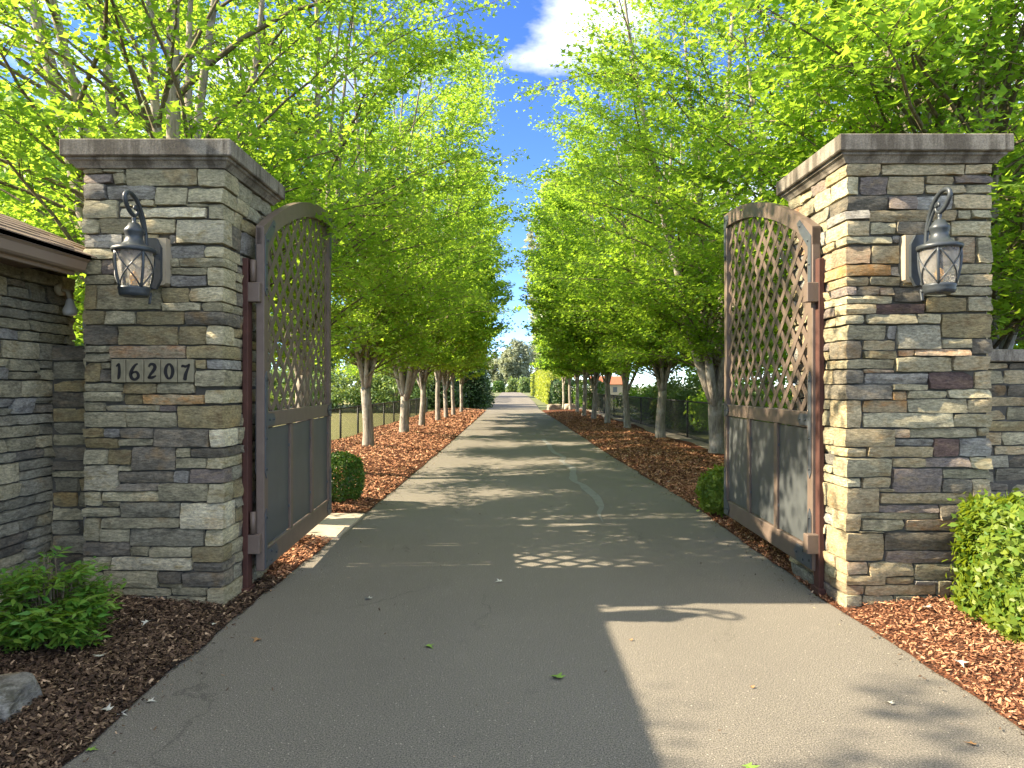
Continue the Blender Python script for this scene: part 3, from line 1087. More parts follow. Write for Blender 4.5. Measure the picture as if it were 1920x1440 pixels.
def digit_mesh(ch, w_, h_):
    m = MB()
    for st in STROKES[ch]:
        P = [Vector((p[0] * w_, p[1] * h_, 0)) for p in st]
        W = [p[2] * w_ * .80 for p in st]
        # densify
        Q, WW = [], []
        for i in range(len(P) - 1):
            p0 = P[max(i - 1, 0)]
            p1, p2 = P[i], P[i + 1]
            p3 = P[min(i + 2, len(P) - 1)]
            for k in range(5):
                t_ = k / 5
                a = 2 * p1 + (p2 - p0) * t_ + (2 * p0 - 5 * p1 + 4 * p2 - p3) * t_ * t_ + (3 * p1 - p0 - 3 * p2 + p3) * t_ ** 3
                Q.append(a * .5)
                WW.append(W[i] * (1 - t_) + W[i + 1] * t_)
        Q.append(P[-1])
        WW.append(W[-1])
        vs, fs = [], []
        for i, q in enumerate(Q):
            d = (Q[min(i + 1, len(Q) - 1)] - Q[max(i - 1, 0)])
            d.normalize()
            n = Vector((-d.y, d.x, 0))
            for s, yy in ((1, 0), (-1, 0), (1, -.004), (-1, -.004)):
                e = q + n * WW[i] * s
                vs.append((e.x - w_ / 2, yy, e.y - h_ / 2))
        for i in range(len(Q) - 1):
            a, b = 4 * i, 4 * i + 4
            fs += [(a + 2, a + 3, b + 3, b + 2), (a, a + 2, b + 2, b), (a + 3, a + 1, b + 1, b + 3)]
        m.add(vs, fs)
    return m


tx0, tx1 = gx(140 + 398 / 5.647, DF), gx(140 + 1275 / 5.647, DF)
tz0, tz1 = gz(510 + 1170 / 5.647, DF), gz(510 + 925 / 5.647, DF)
edges = [398, 555, 745, 922, 1098, 1275]
for i, ch in enumerate('16207'):
    a = gx(140 + edges[i] / 5.647, DF) + .002
    b = gx(140 + edges[i + 1] / 5.647, DF) - .002
    cx, cz = (a + b) / 2, (tz0 + tz1) / 2
    tl = MB().box(-(b - a) / 2, (b - a) / 2, -.018, .04, -(tz1 - tz0) / 2, (tz1 - tz0) / 2, .004).build('number_tile', MAT['tile'], pil_l, Vector((cx, DF, cz)) - pil_l.location)
    wd = .098
    digit_mesh(ch, wd, .125).build('digit', MAT['digit'], tl, (0.004 if ch != '6' else .0, -.0165, -.004))


# ------------------------------------------------------------------ gate leaves
GL = 2.0


def arch(u):
    t_ = 1 - u / GL
    return 2.945 - .565 * t_ * t_


def gate(name, hinge, far, side, label):
    """hinge/far: ground points of the road-side face; local x runs along the leaf, local -y*side faces the road"""
    h, f = Vector((*hinge, 0)), Vector((*far, 0))
    d = (f - h)
    rz = math.atan2(d.y, d.x)
    root = empty(name, h, rz)
    tag(root, label, 'gate', 'open gate leaves')
    # local +y direction after rotation: for a leaf running +Y in world, local +y points to -X.  road side sign:
    rs = -1 if side < 0 else 1      # left leaf: road lies on local -y ; right leaf: road on local +y
    y0, y1 = (0, .052) if rs < 0 else (-.052, 0)
    zb = .145
    SW = .085
    g = MAT['gate']
    MB().box(0, SW, y0, y1, zb, arch(0) - .006, .004).build('hinge_stile', g, root)
    MB().box(GL - SW * .9, GL, y0, y1, zb, arch(GL) - .118, .004).build('free_stile', g, root)
    ym0, ym1 = y0 + .003, y1 - .003
    MB().box(SW, GL - SW * .9, ym0, ym1, zb, zb + .14, .004).build('bottom_rail', g, root)
    MB().box(SW, GL - SW * .9, ym0, ym1, 1.07, 1.175, .004).build('middle_rail', g, root)
    # arched top rail
    n = 22
    m = MB()
    vs, fs = [], []
    for i in range(n + 1):
        u = GL * i / n
        for (yy, zz) in ((y0 - .001, arch(u) - .118), (y1 + .001, arch(u) - .118), (y1 + .001, arch(u)), (y0 - .001, arch(u))):
            vs.append((u, yy, zz))
    for i in range(n):
        for k in range(4):
            k2 = (k + 1) % 4
            fs.append((i * 4 + k, i * 4 + k2, i * 4 + 4 + k2, i * 4 + 4 + k))
    fs += [(0, 1, 2, 3), (4 * n + 3, 4 * n + 2, 4 * n + 1, 4 * n)]
    m.add(vs, fs).build('top_rail', g, root)
    # lower panels and muntins
    ua, ub = SW, GL - SW * .9
    pw = (ub - ua - 2 * .07) / 3
    ymid = (y0 + y1) / 2
    for i in range(3):
        a = ua + i * (pw + .07)
        MB().box(a + .006, a + pw - .006, ymid - .004, ymid + .004, zb + .14 + .006, 1.07 - .008, .001).build('steel_panel', MAT['panel'], root)
        for zz in (.45, .9):
            for e in (a - .002, a + pw - .010):
                MB().box(e, e + .012, ymid - .012, ymid + .012, zz, zz + .02).build('panel_clip', MAT['bracket'], root)
    for i in range(2):
        a = ua + pw + i * (pw + .07)
        MB().box(a, a + .07, ym0 + .004, ym1 - .004, zb + .14, 1.07, .003).build('muntin', g, root)
    # lattice
    P = .195
    step = .02
    for sgn in (1, -1):
        lo, hi = (ua + 1.175, ub + 2.85) if sgn > 0 else (ua - 2.85, ub - 1.175)
        k0, k1 = int(math.ceil((lo - .03) / P)), int(math.floor((hi + .03) / P))
        for k in range(k0, k1 + 1):
            c = k * P + .05
            # points (u, z) with z = (c-u) for sgn>0 , z = u-c for sgn<0
            ok = []
            uu = ua - .01
            while uu <= ub + .01:
                zz = (c - uu) if sgn > 0 else (uu - c)
                if 1.168 <= zz <= arch(min(max(uu, 0), GL)) - .108:
                    ok.append((uu, zz))
                uu += step * .5
            if len(ok) < 6:
                continue
            (ua_, za_), (ub_, zb_) = ok[0], ok[-1]
            L = math.hypot(ub_ - ua_, zb_ - za_)
            dx, dz = (ub_ - ua_) / L, (zb_ - za_) / L
            wx, wz = -dz * .024, dx * .024
            yy = ymid + (.0021 if sgn > 0 else -.0021)
            poly = [(ua_ + wx, za_ + wz), (ua_ - wx, za_ - wz), (ub_ - wx, zb_ - wz), (ub_ + wx, zb_ + wz)]
            MB().prism(poly, yy - .002, yy + .002).build('lattice_bar', g, root)
    # steel brackets with bolts on both faces
    for face in (0, 1):
        yf = (y0 - .001) if face == 0 else (y1 + .001)
        sg = -1 if face == 0 else 1
        e0, e1 = (yf, yf + sg * .005)
        def plate(poly, bolts):
            o = MB().prism(poly, min(e0, e1), max(e0, e1)).build('bracket', MAT['bracket'], root)
            for (bu, bz) in bolts:
                mm = MB()
                pr = [(.009, 0), (.009, .003), (.006, .006), (.0005, .007)]
                vs_, fs_ = [], []
                for (r_, t_) in pr:
                    for q in range(8):
                        an = 2 * PI * q / 8
                        vs_.append((bu + r_ * math.cos(an), e1 + sg * t_, bz + r_ * math.sin(an)))
                for i_ in range(3):
                    for q in range(8):
                        q2 = (q + 1) % 8
                        fs_.append((i_ * 8 + q, i_ * 8 + q2, i_ * 8 + 8 + q2, i_ * 8 + 8 + q))
                mm.add(vs_, fs_, True).build('bolt', MAT['lamp'], o)
        a0 = arch(0)
        plate([(.012, a0 - .06), (.012, a0 - .42), (.037, a0 - .45), (.062, a0 - .42), (.062, a0 - .12), (.20, arch(.20) - .105), (.245, arch(.24) - .055), (.20, arch(.20) - .02)],
              [(.037, a0 - .40), (.037, a0 - .24), (.06, a0 - .08), (.19, arch(.19) - .06)])
        plate([(.012, .78), (.037, .74), (.062, .78), (.062, 1.085), (.20, 1.085), (.235, 1.122), (.20, 1.16), (.062, 1.16), (.062, 1.40), (.037, 1.44), (.012, 1.40)],
              [(.037, .80), (.037, 1.0), (.037, 1.38), (.10, 1.122), (.19, 1.122)])
        plate([(.012, zb + .012), (.25, zb + .012), (.30, zb + .07), (.25, zb + .125), (.062, zb + .125), (.062, zb + .36), (.037, zb + .40), (.012, zb + .36)],
              [(.037, zb + .34), (.037, zb + .06), (.14, zb + .04), (.14, zb + .10), (.25, zb + .068)])
        q = GL
        plate([(q - .008, zb + .010), (q - .13, zb + .010), (q - .17, zb + .07), (q - .13, zb + .13), (q - .07, zb + .15), (q - .06, zb + .42), (q - .034, zb + .45), (q - .008, zb + .42)],
              [(q - .05, zb + .06), (q - .12, zb + .07), (q - .035, zb + .40)])
        plate([(q - .008, 1.06), (q - .07, 1.07), (q - .13, 1.09), (q - .15, 1.122), (q - .13, 1.155), (q - .07, 1.175), (q - .008, 1.19)], [(q - .05, 1.122), (q - .115, 1.122)])
        zt = arch(GL)
        plate([(q - .008, zt - .012), (q - .12, zt - .020), (q - .15, zt - .06), (q - .11, zt - .105), (q - .066, zt - .13), (q - .06, zt - .40), (q - .034, zt - .43), (q - .008, zt - .40)],
              [(q - .10, zt - .06), (q - .035, zt - .39), (q - .04, zt - .06)])
    # hinge straps fixed to the stile
    for zz in (2.02, .40):
        yb0, yb1 = (y1, y1 + .022) if rs < 0 else (y0 - .022, y0)
        MB().box(-.014, .07, yb0, yb1, zz, zz + .13, .003).build('hinge_strap', g, root)
        cy = (yb0 + yb1) / 2
        MB().tube([(-.025, cy, zz - .005), (-.025, cy, zz + .135)], .018, 10).build('hinge_barrel', g, root)
    return root


gate_l = gate('gate_leaf', (-1.605, 4.42), (-1.70, 6.417), -1, 'left open gate leaf, brown lattice above dark steel panels')
gate_r = gate('gate_leaf', (1.945, 4.42), (1.995, 6.419), 1, 'right open gate leaf, brown lattice above grey steel panels with sun flecks')


def post(name, xw, s, label):
    """rusty steel post on the pillar's driveway side, s = direction towards the driveway"""
    root = empty(name, (xw, 4.40, 0))
    tag(root, label, 'post', 'gate hinge posts')
    def bx(a, b):
        return (min(a * s, b * s), max(a * s, b * s))
    x0, x1 = bx(.004, .040)
    MB().box(x0, x1, -.03, .05, -.05, 2.165, .004).build('upright', MAT['rust'], root)
    for zz in (1.885, .265):
        a, b = bx(.036, .112)
        MB().box(a, b, -.025, .04, zz, zz + .125, .004).build('hinge_bracket', MAT['gate'], root)
    MB().box(x0 - .01, x1 + .01, -.05, .07, -.05, .05, .004).build('foot_plate', MAT['rust'], root)
    return root


post_l = post('hinge_post', LX1, 1, 'narrow rusty steel post beside the left pillar')
post_r = post('hinge_post', RX0, -1, 'narrow rusty steel post beside the right pillar')


# ------------------------------------------------------------------ wall lanterns
def lantern(x, yc, dz, label):
    root = empty('wall_lantern', (x, DF, 1.84 + dz))
    tag(root, label, 'lantern', 'lanterns on the gate pillars')
    L = MAT['lamp']
    oy = yc - DF          # body axis, in front of the wall
    z = lambda v: v - 1.84
    prof = [(.002, z(2.262)), (.030, z(2.258)), (.044, z(2.236)), (.058, z(2.222)), (.060, z(2.208)), (.055, z(2.202)), (.055, z(2.194)), (.050, z(2.186)), (.052, z(2.170)), (.062, z(2.150)), (.082, z(2.132)), (.112, z(2.122)), (.131, z(2.116)), (.133, z(2.104)), (.129, z(2.094)), (.118, z(2.092)), (.112, z(2.098))]
    q_ = .87
    prof = [(r_ * q_, z_) for (r_, z_) in prof]
    MB().lathe(prof, 32, (0, oy, 0)).build('hood', L, root)
    MB().lathe([(.001, z(2.300)), (.010, z(2.296)), (.013, z(2.286)), (.009, z(2.274)), (.012, z(2.262)), (.02, z(2.256))], 14, (0, oy, 0)).build('finial', L, root)
    zt, zb = z(2.094), z(1.893)
    rt, rb = .116 * q_, .087 * q_
    def rad(t_):
        return rb + (rt - rb) * t_ + .010 * math.sin(PI * t_)
    gl = [(rad(i / 10) - .004, zb + (zt - zb) * i / 10) for i in range(11)]
    MB().lathe(gl, 32, (0, oy, 0)).build('glass_shade', MAT['glass'], root)
    nside = 4
    for k in range(nside):
        a0 = PI / 4 * 1 + 2 * PI * k / nside + .16
        m = MB()
        pts_ = [(rad(i / 8) * math.cos(a0), oy + rad(i / 8) * math.sin(a0), zb + (zt - zb) * i / 8) for i in range(9)]
        m.tube(pts_, .0085, 6)
        m.build('shade_rib', L, root)
        for sg in (1, -1):
            m = MB()
            pp = []
            for i in range(13):
                t_ = i / 12
                a = a0 + (2 * PI / nside) * (t_ if sg > 0 else 1 - t_)
                pp.append((rad(t_) * 1.01 * math.cos(a), oy + rad(t_) * 1.01 * math.sin(a), zb + (zt - zb) * t_))
            m.tube(pp, .0042, 5)
            m.build('cross_bar', L, root)
    MB().lathe([(r_ * q_, z_) for (r_, z_) in [(.070, z(1.900)), (.094, z(1.898)), (.096, z(1.888)), (.091, z(1.880)), (.092, z(1.868)), (.086, z(1.850)), (.080, z(1.847)), (.02, z(1.852))]], 32, (0, oy, 0)).build('base_ring', L, root)
    MB().lathe([(.004, z(1.99)), (.016, z(1.98)), (.022, z(1.955)), (.017, z(1.93)), (.012, z(1.90)), (.012, z(1.87))], 14, (0, oy, 0)).build('bulb', MAT['bulb'], root)
    # scroll arm in the plane through lamp and wall
    arm = [(oy, 2.298), (oy - .045, 2.318), (oy - .082, 2.355), (oy - .092, 2.390), (oy - .070, 2.414), (oy - .025, 2.416), (oy + .03, 2.39), (oy + .08, 2.33), (oy + .112, 2.25), (oy + .125, 2.17), (oy + .126, 2.112)]
    arm = [(0, p[0], z(p[1])) for p in catmull(arm)]
    MB().tube(arm, [.0125] * len(arm), 8).build('scroll_arm', L, root)
    cur = [(oy, 2.300), (oy + .024, 2.312), (oy + .036, 2.336), (oy + .026, 2.356), (oy + .008, 2.356), (oy + .004, 2.342), (oy + .02, 2.347), (oy + .055, 2.315), (oy + .085, 2.27), (oy + .108, 2.22)]
    cur = [(0, p[0], z(p[1])) for p in catmull(cur)]
    MB().tube(cur, [.0085] * len(cur), 7).build('inner_scroll', L, root)
    # back plate (long octagon) and arm stub
    bp = [(-.058, z(2.16)), (-.058, z(1.97)), (-.03, z(1.915)), (.03, z(1.915)), (.058, z(1.97)), (.058, z(2.16)), (.03, z(2.215)), (-.03, z(2.215))]
    MB().prism(bp, -.078, -.052).build('back_plate', L, root)
    MB().tube([(0, oy + .12, z(2.135)), (0, -.06, z(2.135))], .016, 10).build('arm_stub', L, root)
    tail = [(-.075, 1.925), (-.10, 1.912), (-.105, 1.89), (-.088, 1.878), (-.075, 1.89), (-.080, 1.86), (-.088, 1.825)]
    tail = [(0, p[0], z(p[1])) for p in catmull(tail)]
    MB().tube(tail, .0075, 7).build('tail_scroll', L, root)
    # timber-look mounting block
    oc = [(-.078, z(1.955)), (-.06, z(1.94)), (.06, z(1.94)), (.078, z(1.955)), (.078, z(2.22)), (-.078, z(2.22))]
    MB().prism(oc, -.052, .03).build('mounting_block', MAT['trim'], root)
    return root


def catmull(P, n=5):
    o = []
    for i in range(len(P) - 1):
        p0, p1, p2, p3 = P[max(i - 1, 0)], P[i], P[i + 1], P[min(i + 2, len(P) - 1)]
        for k in range(n):
            t_ = k / n
            o.append(tuple(.5 * (2 * b + (c - a) * t_ + (2 * a - 5 * b + 4 * c - d) * t_ ** 2 + (3 * b - a - 3 * c + d) * t_ ** 3) for a, b, c, d in zip(p0, p1, p2, p3)))
    o.append(P[-1])
    return o


lantern(-2.125, 3.84, 0.0, 'blue-grey scroll-arm lantern on the left pillar above the house number')
lantern(2.405, 3.84, .018, 'blue-grey scroll-arm lantern on the right pillar')

# ------------------------------------------------------------------ stone gatehouse on the far left
gh = empty('gatehouse', (-2.92, 3.0, 0))
tag(gh, 'low stone gatehouse with brown hipped roof at the left edge', 'building')
rng0 = random.Random(21)
WX = -2.92
base = gh.location
MB().box(-3.0, -.030, -4.0, 1.53, -.06, 2.10).build('wall', MAT['mortar'], gh)
fill_face(gh, Vector((WX, 2.55, 0)), Vector((0, 1, 0)), Vector((1, 0, 0)), 0, 2.01, -.02, 2.06, rng0, 'ttgggcdp', .05, .06, .13, .14, .4)
fill_face(gh, Vector((WX - .42, 4.56, 0)), Vector((1, 0, 0)), Vector((0, 1, 0)), 0, .42, 0.0, 2.06, rng0, 'tggcd', .05, .09, .15, .2, .4)
# eave, gutter and roof
EX = -2.50
ey1 = 4.055
prof = [(0.0, 2.02), (.045, 2.02), (.06, 2.03), (.075, 2.075), (.095, 2.09), (.095, 2.118), (0.0, 2.118)]
m = MB()
n_ = len(prof)
for yy in (-1.2, ey1):
    m.v += [(EX - .095 + p[0] - base.x, yy - base.y, p[1]) for p in prof]
m.f += [tuple(range(n_ - 1, -1, -1)), tuple(range(n_, 2 * n_))]
m.f += [(i, (i + 1) % n_, n_ + (i + 1) % n_, n_ + i) for i in range(n_)]
m.sm += [False] * len(m.f)
m.build('gutter', MAT['fascia'], gh)
MB().box(EX - .12 - base.x, EX - .097 - base.x, -4.2, ey1 - base.y, 2.0, 2.125).build('fascia_board', MAT['fascia'], gh)
MB().box(-.02, EX - .122 - base.x, -4.2, ey1 - base.y - .004, 2.045, 2.06).build('soffit', MAT['soffit'], gh)
PT = .44
rise = 1.55
# roof deck polygon (clear of the pillar), with hip at the far end
def rz_(x):
    return 2.115 + (EX - x) * PT
roof = MB()
deck = [(EX, -1.2), (EX, ey1), (-2.605, ey1), (-2.605, 4.895), (EX - rise, 5.0 - rise), (EX - rise, -1.2)]
roof.add([(x - base.x, y - base.y, rz_(x)) for (x, y) in deck] + [(x - base.x, y - base.y, rz_(x) - .03) for (x, y) in deck],
         [tuple(range(6)), tuple(range(11, 5, -1))] + [(i, i + 6, (i + 1) % 6 + 6, (i + 1) % 6) for i in range(6)])
hip = [(-2.605, 4.895), (-5.6, 4.895), (-4.05, 3.45)]
roof.add([(hip[0][0] - base.x, hip[0][1] - base.y, rz_(-2.605)), (hip[1][0] - base.x, hip[1][1] - base.y, rz_(-2.605)), (hip[2][0] - base.x, hip[2][1] - base.y, rz_(EX - rise))], [(0, 1, 2)])
roof.add([(EX - rise - base.x, -4.2, rz_(EX - rise)), (EX - rise - base.x, 3.45 - base.y, rz_(EX - rise)), (-5.6 - base.x, 4.895 - base.y, 2.16), (-5.6 - base.x, -4.2, 2.16)], [(0, 1, 2, 3)])
rf = roof.build('roof', MAT['shingle'], gh)
# individual shingles on the slope in view
rngs = random.Random(31)
ex = .12
rows = 12
sl = math.sqrt(1 + PT * PT)
for r_ in range(rows):
    xa = EX - (r_ - .25) * ex / sl
    xb = EX - (r_ + 1.05) * ex / sl
    y = 1.6 + rngs.uniform(0, .3)
    while True:
        l = rngs.uniform(.18, .34)
        ymax = ey1 if xb > -2.605 else 5.0 - (EX - xb) - .02
        if xb > -2.7:
            ymax = min(ymax, ey1 + .02)
        y2 = min(y + l, ymax)
        if y2 - y > .04:
            th = rngs.uniform(.007, .014)
            za, zb_ = rz_(xa), rz_(xb)
            mm = MB()
            p = [(xa, y + .004), (xa, y2 - .004), (xb, y2 - .004), (xb, y + .004)]
            lo = [(q[0] - base.x, q[1] - base.y, (za if i < 2 else zb_) + .002) for i, q in enumerate(p)]
            hi = [(q[0] - base.x, q[1] - base.y, (za + th if i < 2 else zb_ + .004)) for i, q in enumerate(p)]
            mm.add(lo + hi, [(4, 5, 6, 7), (0, 1, 5, 4), (1, 2, 6, 5), (2, 3, 7, 6), (3, 0, 4, 7)])
            mm.build('shingle', MAT['shingle'], rf)
        y = y2
        if y >= ymax - .001:
            break
# security lamp under the eave
sl_ = empty('flood_lamp', (WX + .02, 4.36, 1.86))
tag(sl_, 'small bulb floodlight under the gatehouse eave', 'lamp')
MB().tube([(0, 0, .10), (.03, 0, .10)], .04, 12).build('mount', MAT['trim'], sl_)
MB().tube([(.02, 0, .10), (.07, -.01, .085), (.09, -.02, .04)], .014, 8).build('arm', MAT['trim'], sl_)
MB().lathe([(.012, .04), (.022, .03), (.026, .005), (.040, -.03), (.042, -.05), (.034, -.066), (.001, -.072)], 16, (.09, -.02, 0)).build('bulb', MAT['white'], sl_)

# low link wall between gatehouse and left pillar
lw = empty('garden_wall', (-2.76, 4.42, 0))
tag(lw, 'low dark stone wall between gatehouse and left pillar', 'wall', 'low garden walls')
MB().box(-.155, .172, -.09, .10, -.05, 1.60).build('mortar_core', MAT['mortar'], lw)
fill_face(lw, Vector((-2.91, 4.32, 0)), Vector((1, 0, 0)), Vector((0, -1, 0)), 0, .318, -.02, 1.595, random.Random(41), 'tttggdb', .05, .07, .12, .16, .33)
# low wall to the right of the right pillar
rw = empty('garden_wall', (4.4, 4.62, 0))
tag(rw, 'low stone wall with concrete coping right of the right pillar', 'wall', 'low garden walls')
MB().box(-1.518, 1.6, -.09, .13, -.05, 1.50).build('mortar_core', MAT['mortar'], rw)
fill_face(rw, Vector((2.89, 4.52, 0)), Vector((1, 0, 0)), Vector((0, -1, 0)), 0, 1.3, -.02, 1.50, random.Random(43), 'tttybgd', .05, .06, .12, .16, .4)
MB().box(-1.515, 1.6, -.15, .19, 1.505, 1.585, .006).build('coping', MAT['cap'], rw)


# ------------------------------------------------------------------ trees
def tree_parts(seed, H, RAD, th, tr, nst, nbr, ntw, nleaf, lsize, tmpl, zlow, name, mat='leaf', spread=.5, tube_n=8, sf=1.0):
    rng = random.Random(seed)
    nr = np.random.default_rng(seed)
    trunk, br = MB(), MB()
    # trunk with a flare and ridges
    pts_, rad_ = [], []
    lx, ly = rng.uniform(-.05, .05), rng.uniform(-.05, .05)
    for i in range(9):
        t_ = i / 8
        pts_.append((lx * t_ + .012 * math.sin(5 * t_ + seed), ly * t_, -.12 + (th + .12) * t_))
        rad_.append(tr * (1.0 + .42 * math.exp(-t_ * 9) - .12 * t_))
    trunk.tube(pts_, rad_, 14)
    top = Vector(pts_[-1])

    def env(z):
        s = (z - zlow) / (H - zlow)
        s = min(max(s, 0.0), 1.0)
        return min(RAD * max(.12, math.sin(PI * min(1, (s * .92 + .08)) ** .88) ** .5), 1.35 + max(0.0, z - zlow) * 1.7)

    stems = []
    for i in range(nst):
        az = 2 * PI * i / nst + rng.uniform(-.35, .35)
        lead = (i == 0)
        zend = H * (rng.uniform(.93, 1.0) if lead else rng.uniform(.66, .92))
        rend = (RAD * .1 if lead else RAD * rng.uniform(spread * .6, spread * 1.25))
        z0 = th * rng.uniform(.72, .98)
        p0 = Vector((top.x * z0 / th, top.y * z0 / th, z0))
        p1 = p0 + Vector((math.cos(az) * rend * .55, math.sin(az) * rend * .55, (zend - z0) * .28))
        p2 = Vector((math.cos(az) * rend, math.sin(az) * rend, zend))
        S, SR = [], []
        r0 = tr * (.72 if lead else min(.74, rng.uniform(.36, .58) * sf))
        n = 15
        wob = rng.uniform(0, 9)
        for k in range(n):
            t_ = k / (n - 1)
            p = p0 * (1 - t_) ** 2 + p1 * 2 * t_ * (1 - t_) + p2 * t_ * t_
            p = p + Vector((math.sin(wob + t_ * 9) * .05, math.cos(wob * 1.3 + t_ * 8) * .05, 0)) * min(1, t_ * 3)
            S.append(p)
            SR.append(max(.008, r0 * (1 - t_) ** .8))
        trunk.tube(S, SR, tube_n)
        stems.append((S, SR))
    twigs = []
    for (S, SR) in stems:
        for b in range(nbr):
            t_ = rng.uniform(.06, .38) if rng.random() < .42 else rng.uniform(.3, .97)
            k = t_ * (len(S) - 1)
            i0 = int(k)
            p = S[i0].lerp(S[min(i0 + 1, len(S) - 1)], k - i0)
            if p.z < zlow * .72:
                continue
            out_az = math.atan2(p.y, p.x) if p.length > .01 and math.hypot(p.x, p.y) > .25 else rng.uniform(-PI, PI)
            az = out_az + rng.gauss(0, .85)
            rr = math.hypot(p.x, p.y)
            room = env(p.z + .4) * rng.uniform(.72, 1.06) - rr * math.cos(az - out_az)
            L = max(.5, min(room, RAD))
            el = rng.uniform(.50, 1.05)
            B, BR = [], []
            dr = Vector((math.cos(az) * math.cos(el), math.sin(az) * math.cos(el), math.sin(el)))
            q = p.copy()
            n = 7
            r0 = max(.008, min(SR[i0] * .5, .011 + .009 * L))
            for j in range(n):
                B.append(q.copy())
                BR.append(max(.0035, r0 * (1 - j / n)))
                dr = dr + Vector((rng.gauss(0, .09), rng.gauss(0, .09), -.07 + rng.gauss(0, .05)))
                dr.normalize()
                q = q + dr * (L * 1.1 / (n - 1))
            br.tube(B, BR, 4, False)
            twigs.append((B[-3], B[-1], 1.0))
            for tw in range(ntw):
                tt = rng.uniform(.22, 1.0) * (n - 1)
                j0 = min(int(tt), n - 2)
                p3 = B[j0].lerp(B[j0 + 1], tt - j0)
                d0 = (B[j0 + 1] - B[j0]).normalized()
                sd = rng.choice((-1, 1))
                ax = Matrix.Rotation(sd * rng.uniform(.4, 1.25), 3, 'Z')
                d1 = ax @ d0
                d1.z = d1.z * .7 + rng.gauss(.06, .2)
                d1.normalize()
                l3 = rng.uniform(.28, .75)
                p4 = p3 + d1 * l3 + Vector((0, 0, -.05 * l3))
                br.tube([p3, (p3 + p4) / 2 + Vector((0, 0, .02)), p4], [.0045, .003, .0015], 3, False)
                twigs.append((p3, p4, l3))
    A = np.array([tuple(t_[0]) for t_ in twigs])
    B = np.array([tuple(t_[1]) for t_ in twigs])
    W = np.array([t_[2] for t_ in twigs])
    id_ = nr.choice(len(A), nleaf, p=W / W.sum())
    tt = nr.uniform(.1, 1.12, nleaf)[:, None]
    dirv = B[id_] - A[id_]
    pos = A[id_] + dirv * tt + nr.normal(0, 1, (nleaf, 3)) * np.array([.085, .085, .045])
    dl = np.linalg.norm(dirv, axis=1, keepdims=True) + 1e-6
    hd = dirv / dl + nr.normal(0, .7, (nleaf, 3)) * np.array([1, 1, .3]) + np.array([0, 0, -.32])
    nm = np.stack([nr.normal(0, .62, nleaf), nr.normal(0, .62, nleaf), np.ones(nleaf)], 1)
    sz = lsize * nr.uniform(.5, 1.35, nleaf)
    clump = nr.uniform(0, 1, len(A))[id_]
    tone = np.clip(.55 * clump + .45 * nr.uniform(0, 1, nleaf), 0, 1)
    lm = leaves_mesh(name + '_crown', pos, nm, sz, tmpl, MAT[mat], nr, tone, hd)
    tm = trunk.mesh(name + '_trunk')
    tm.materials.append(MAT['bark'])
    bm_ = br.mesh(name + '_branches')
    bm_.materials.append(MAT['twig'])
    return tm, bm_, lm


def place_tree(parts, name, loc, rz, sc, label, group, cat='tree'):
    root = empty(name, loc, rz)
    root.scale = sc if isinstance(sc, tuple) else (sc, sc, sc)
    tag(root, label, cat, group)
    for nm, me in zip(('trunk', 'branches', 'crown'), parts):
        q = link_mesh(nm, me, None, root)
        if nm == 'branches':
            q['kind'] = 'stuff'
    return root


NA = tree_parts(101, 11.3, 2.9, 1.00, .130, 8, 20, 10, 48000, .068, TRID, 1.9, 'maple_a', spread=.62, sf=1.35)
NB = tree_parts(102, 10.9, 2.8, 1.40, .104, 7, 26, 10, 64000, .066, TRID, 1.9, 'maple_b')
NC = tree_parts(103, 11.5, 2.85, 1.20, .106, 7, 26, 10, 64000, .066, TRID, 1.9, 'maple_c')
MA = tree_parts(111, 11.1, 2.8, 1.35, .094, 7, 23, 8, 40000, .084, STAR, 1.9, 'maple_d', tube_n=6)
MBt = tree_parts(112, 10.6, 2.7, 1.55, .092, 6, 25, 8, 40000, .084, STAR, 1.9, 'maple_e', tube_n=6)
FA = tree_parts(121, 10.6, 2.6, 1.60, .088, 6, 17, 7, 21000, .108, STAR, 2.0, 'maple_f', tube_n=5)
FB = tree_parts(122, 10.9, 2.6, 1.50, .088, 6, 17, 7, 21000, .108, STAR, 2.0, 'maple_g', tube_n=5)

GLF, GRT = 'maples lining the left side of the drive', 'maples lining the right side of the drive'
ORD = ['first', 'second', 'third', 'fourth', 'fifth', 'sixth', 'seventh', 'eighth', 'ninth', 'tenth', 'eleventh', 'twelfth']
left_row = [
    (-3.40, 6.6, NA, .4, (1.05, 1.0, .98), 'multi-stemmed maple rising right behind the left stone pillar'),
    (-3.00, 9.9, NB, .1, (1.08, 1, 1.0), 'maple with leaning trunk seen through the left gate lattice'),
    (-2.92, 13.9, NC, 3.2, (1.06, -1, 1.0), 'left row maple with dark forked trunk, first one clear of the left gate'),
    (-2.84, 18.05, NA, 3.05, (1.00, 1, .97), None), (-2.79, 21.2, MA, .1, (1.00, 1, 1.0), None), (-2.66, 24.5, MBt, 3.1, (0.98, -1, 1.02), None),
    (-2.60, 26.9, MA, 3.3, (0.92, -1, .94), None), (-2.52, 29.4, FA, 0, (0.92, 1, 1.0), None), (-2.42, 32.6, FB, 3.0, (0.90, 1, .92), None),
]
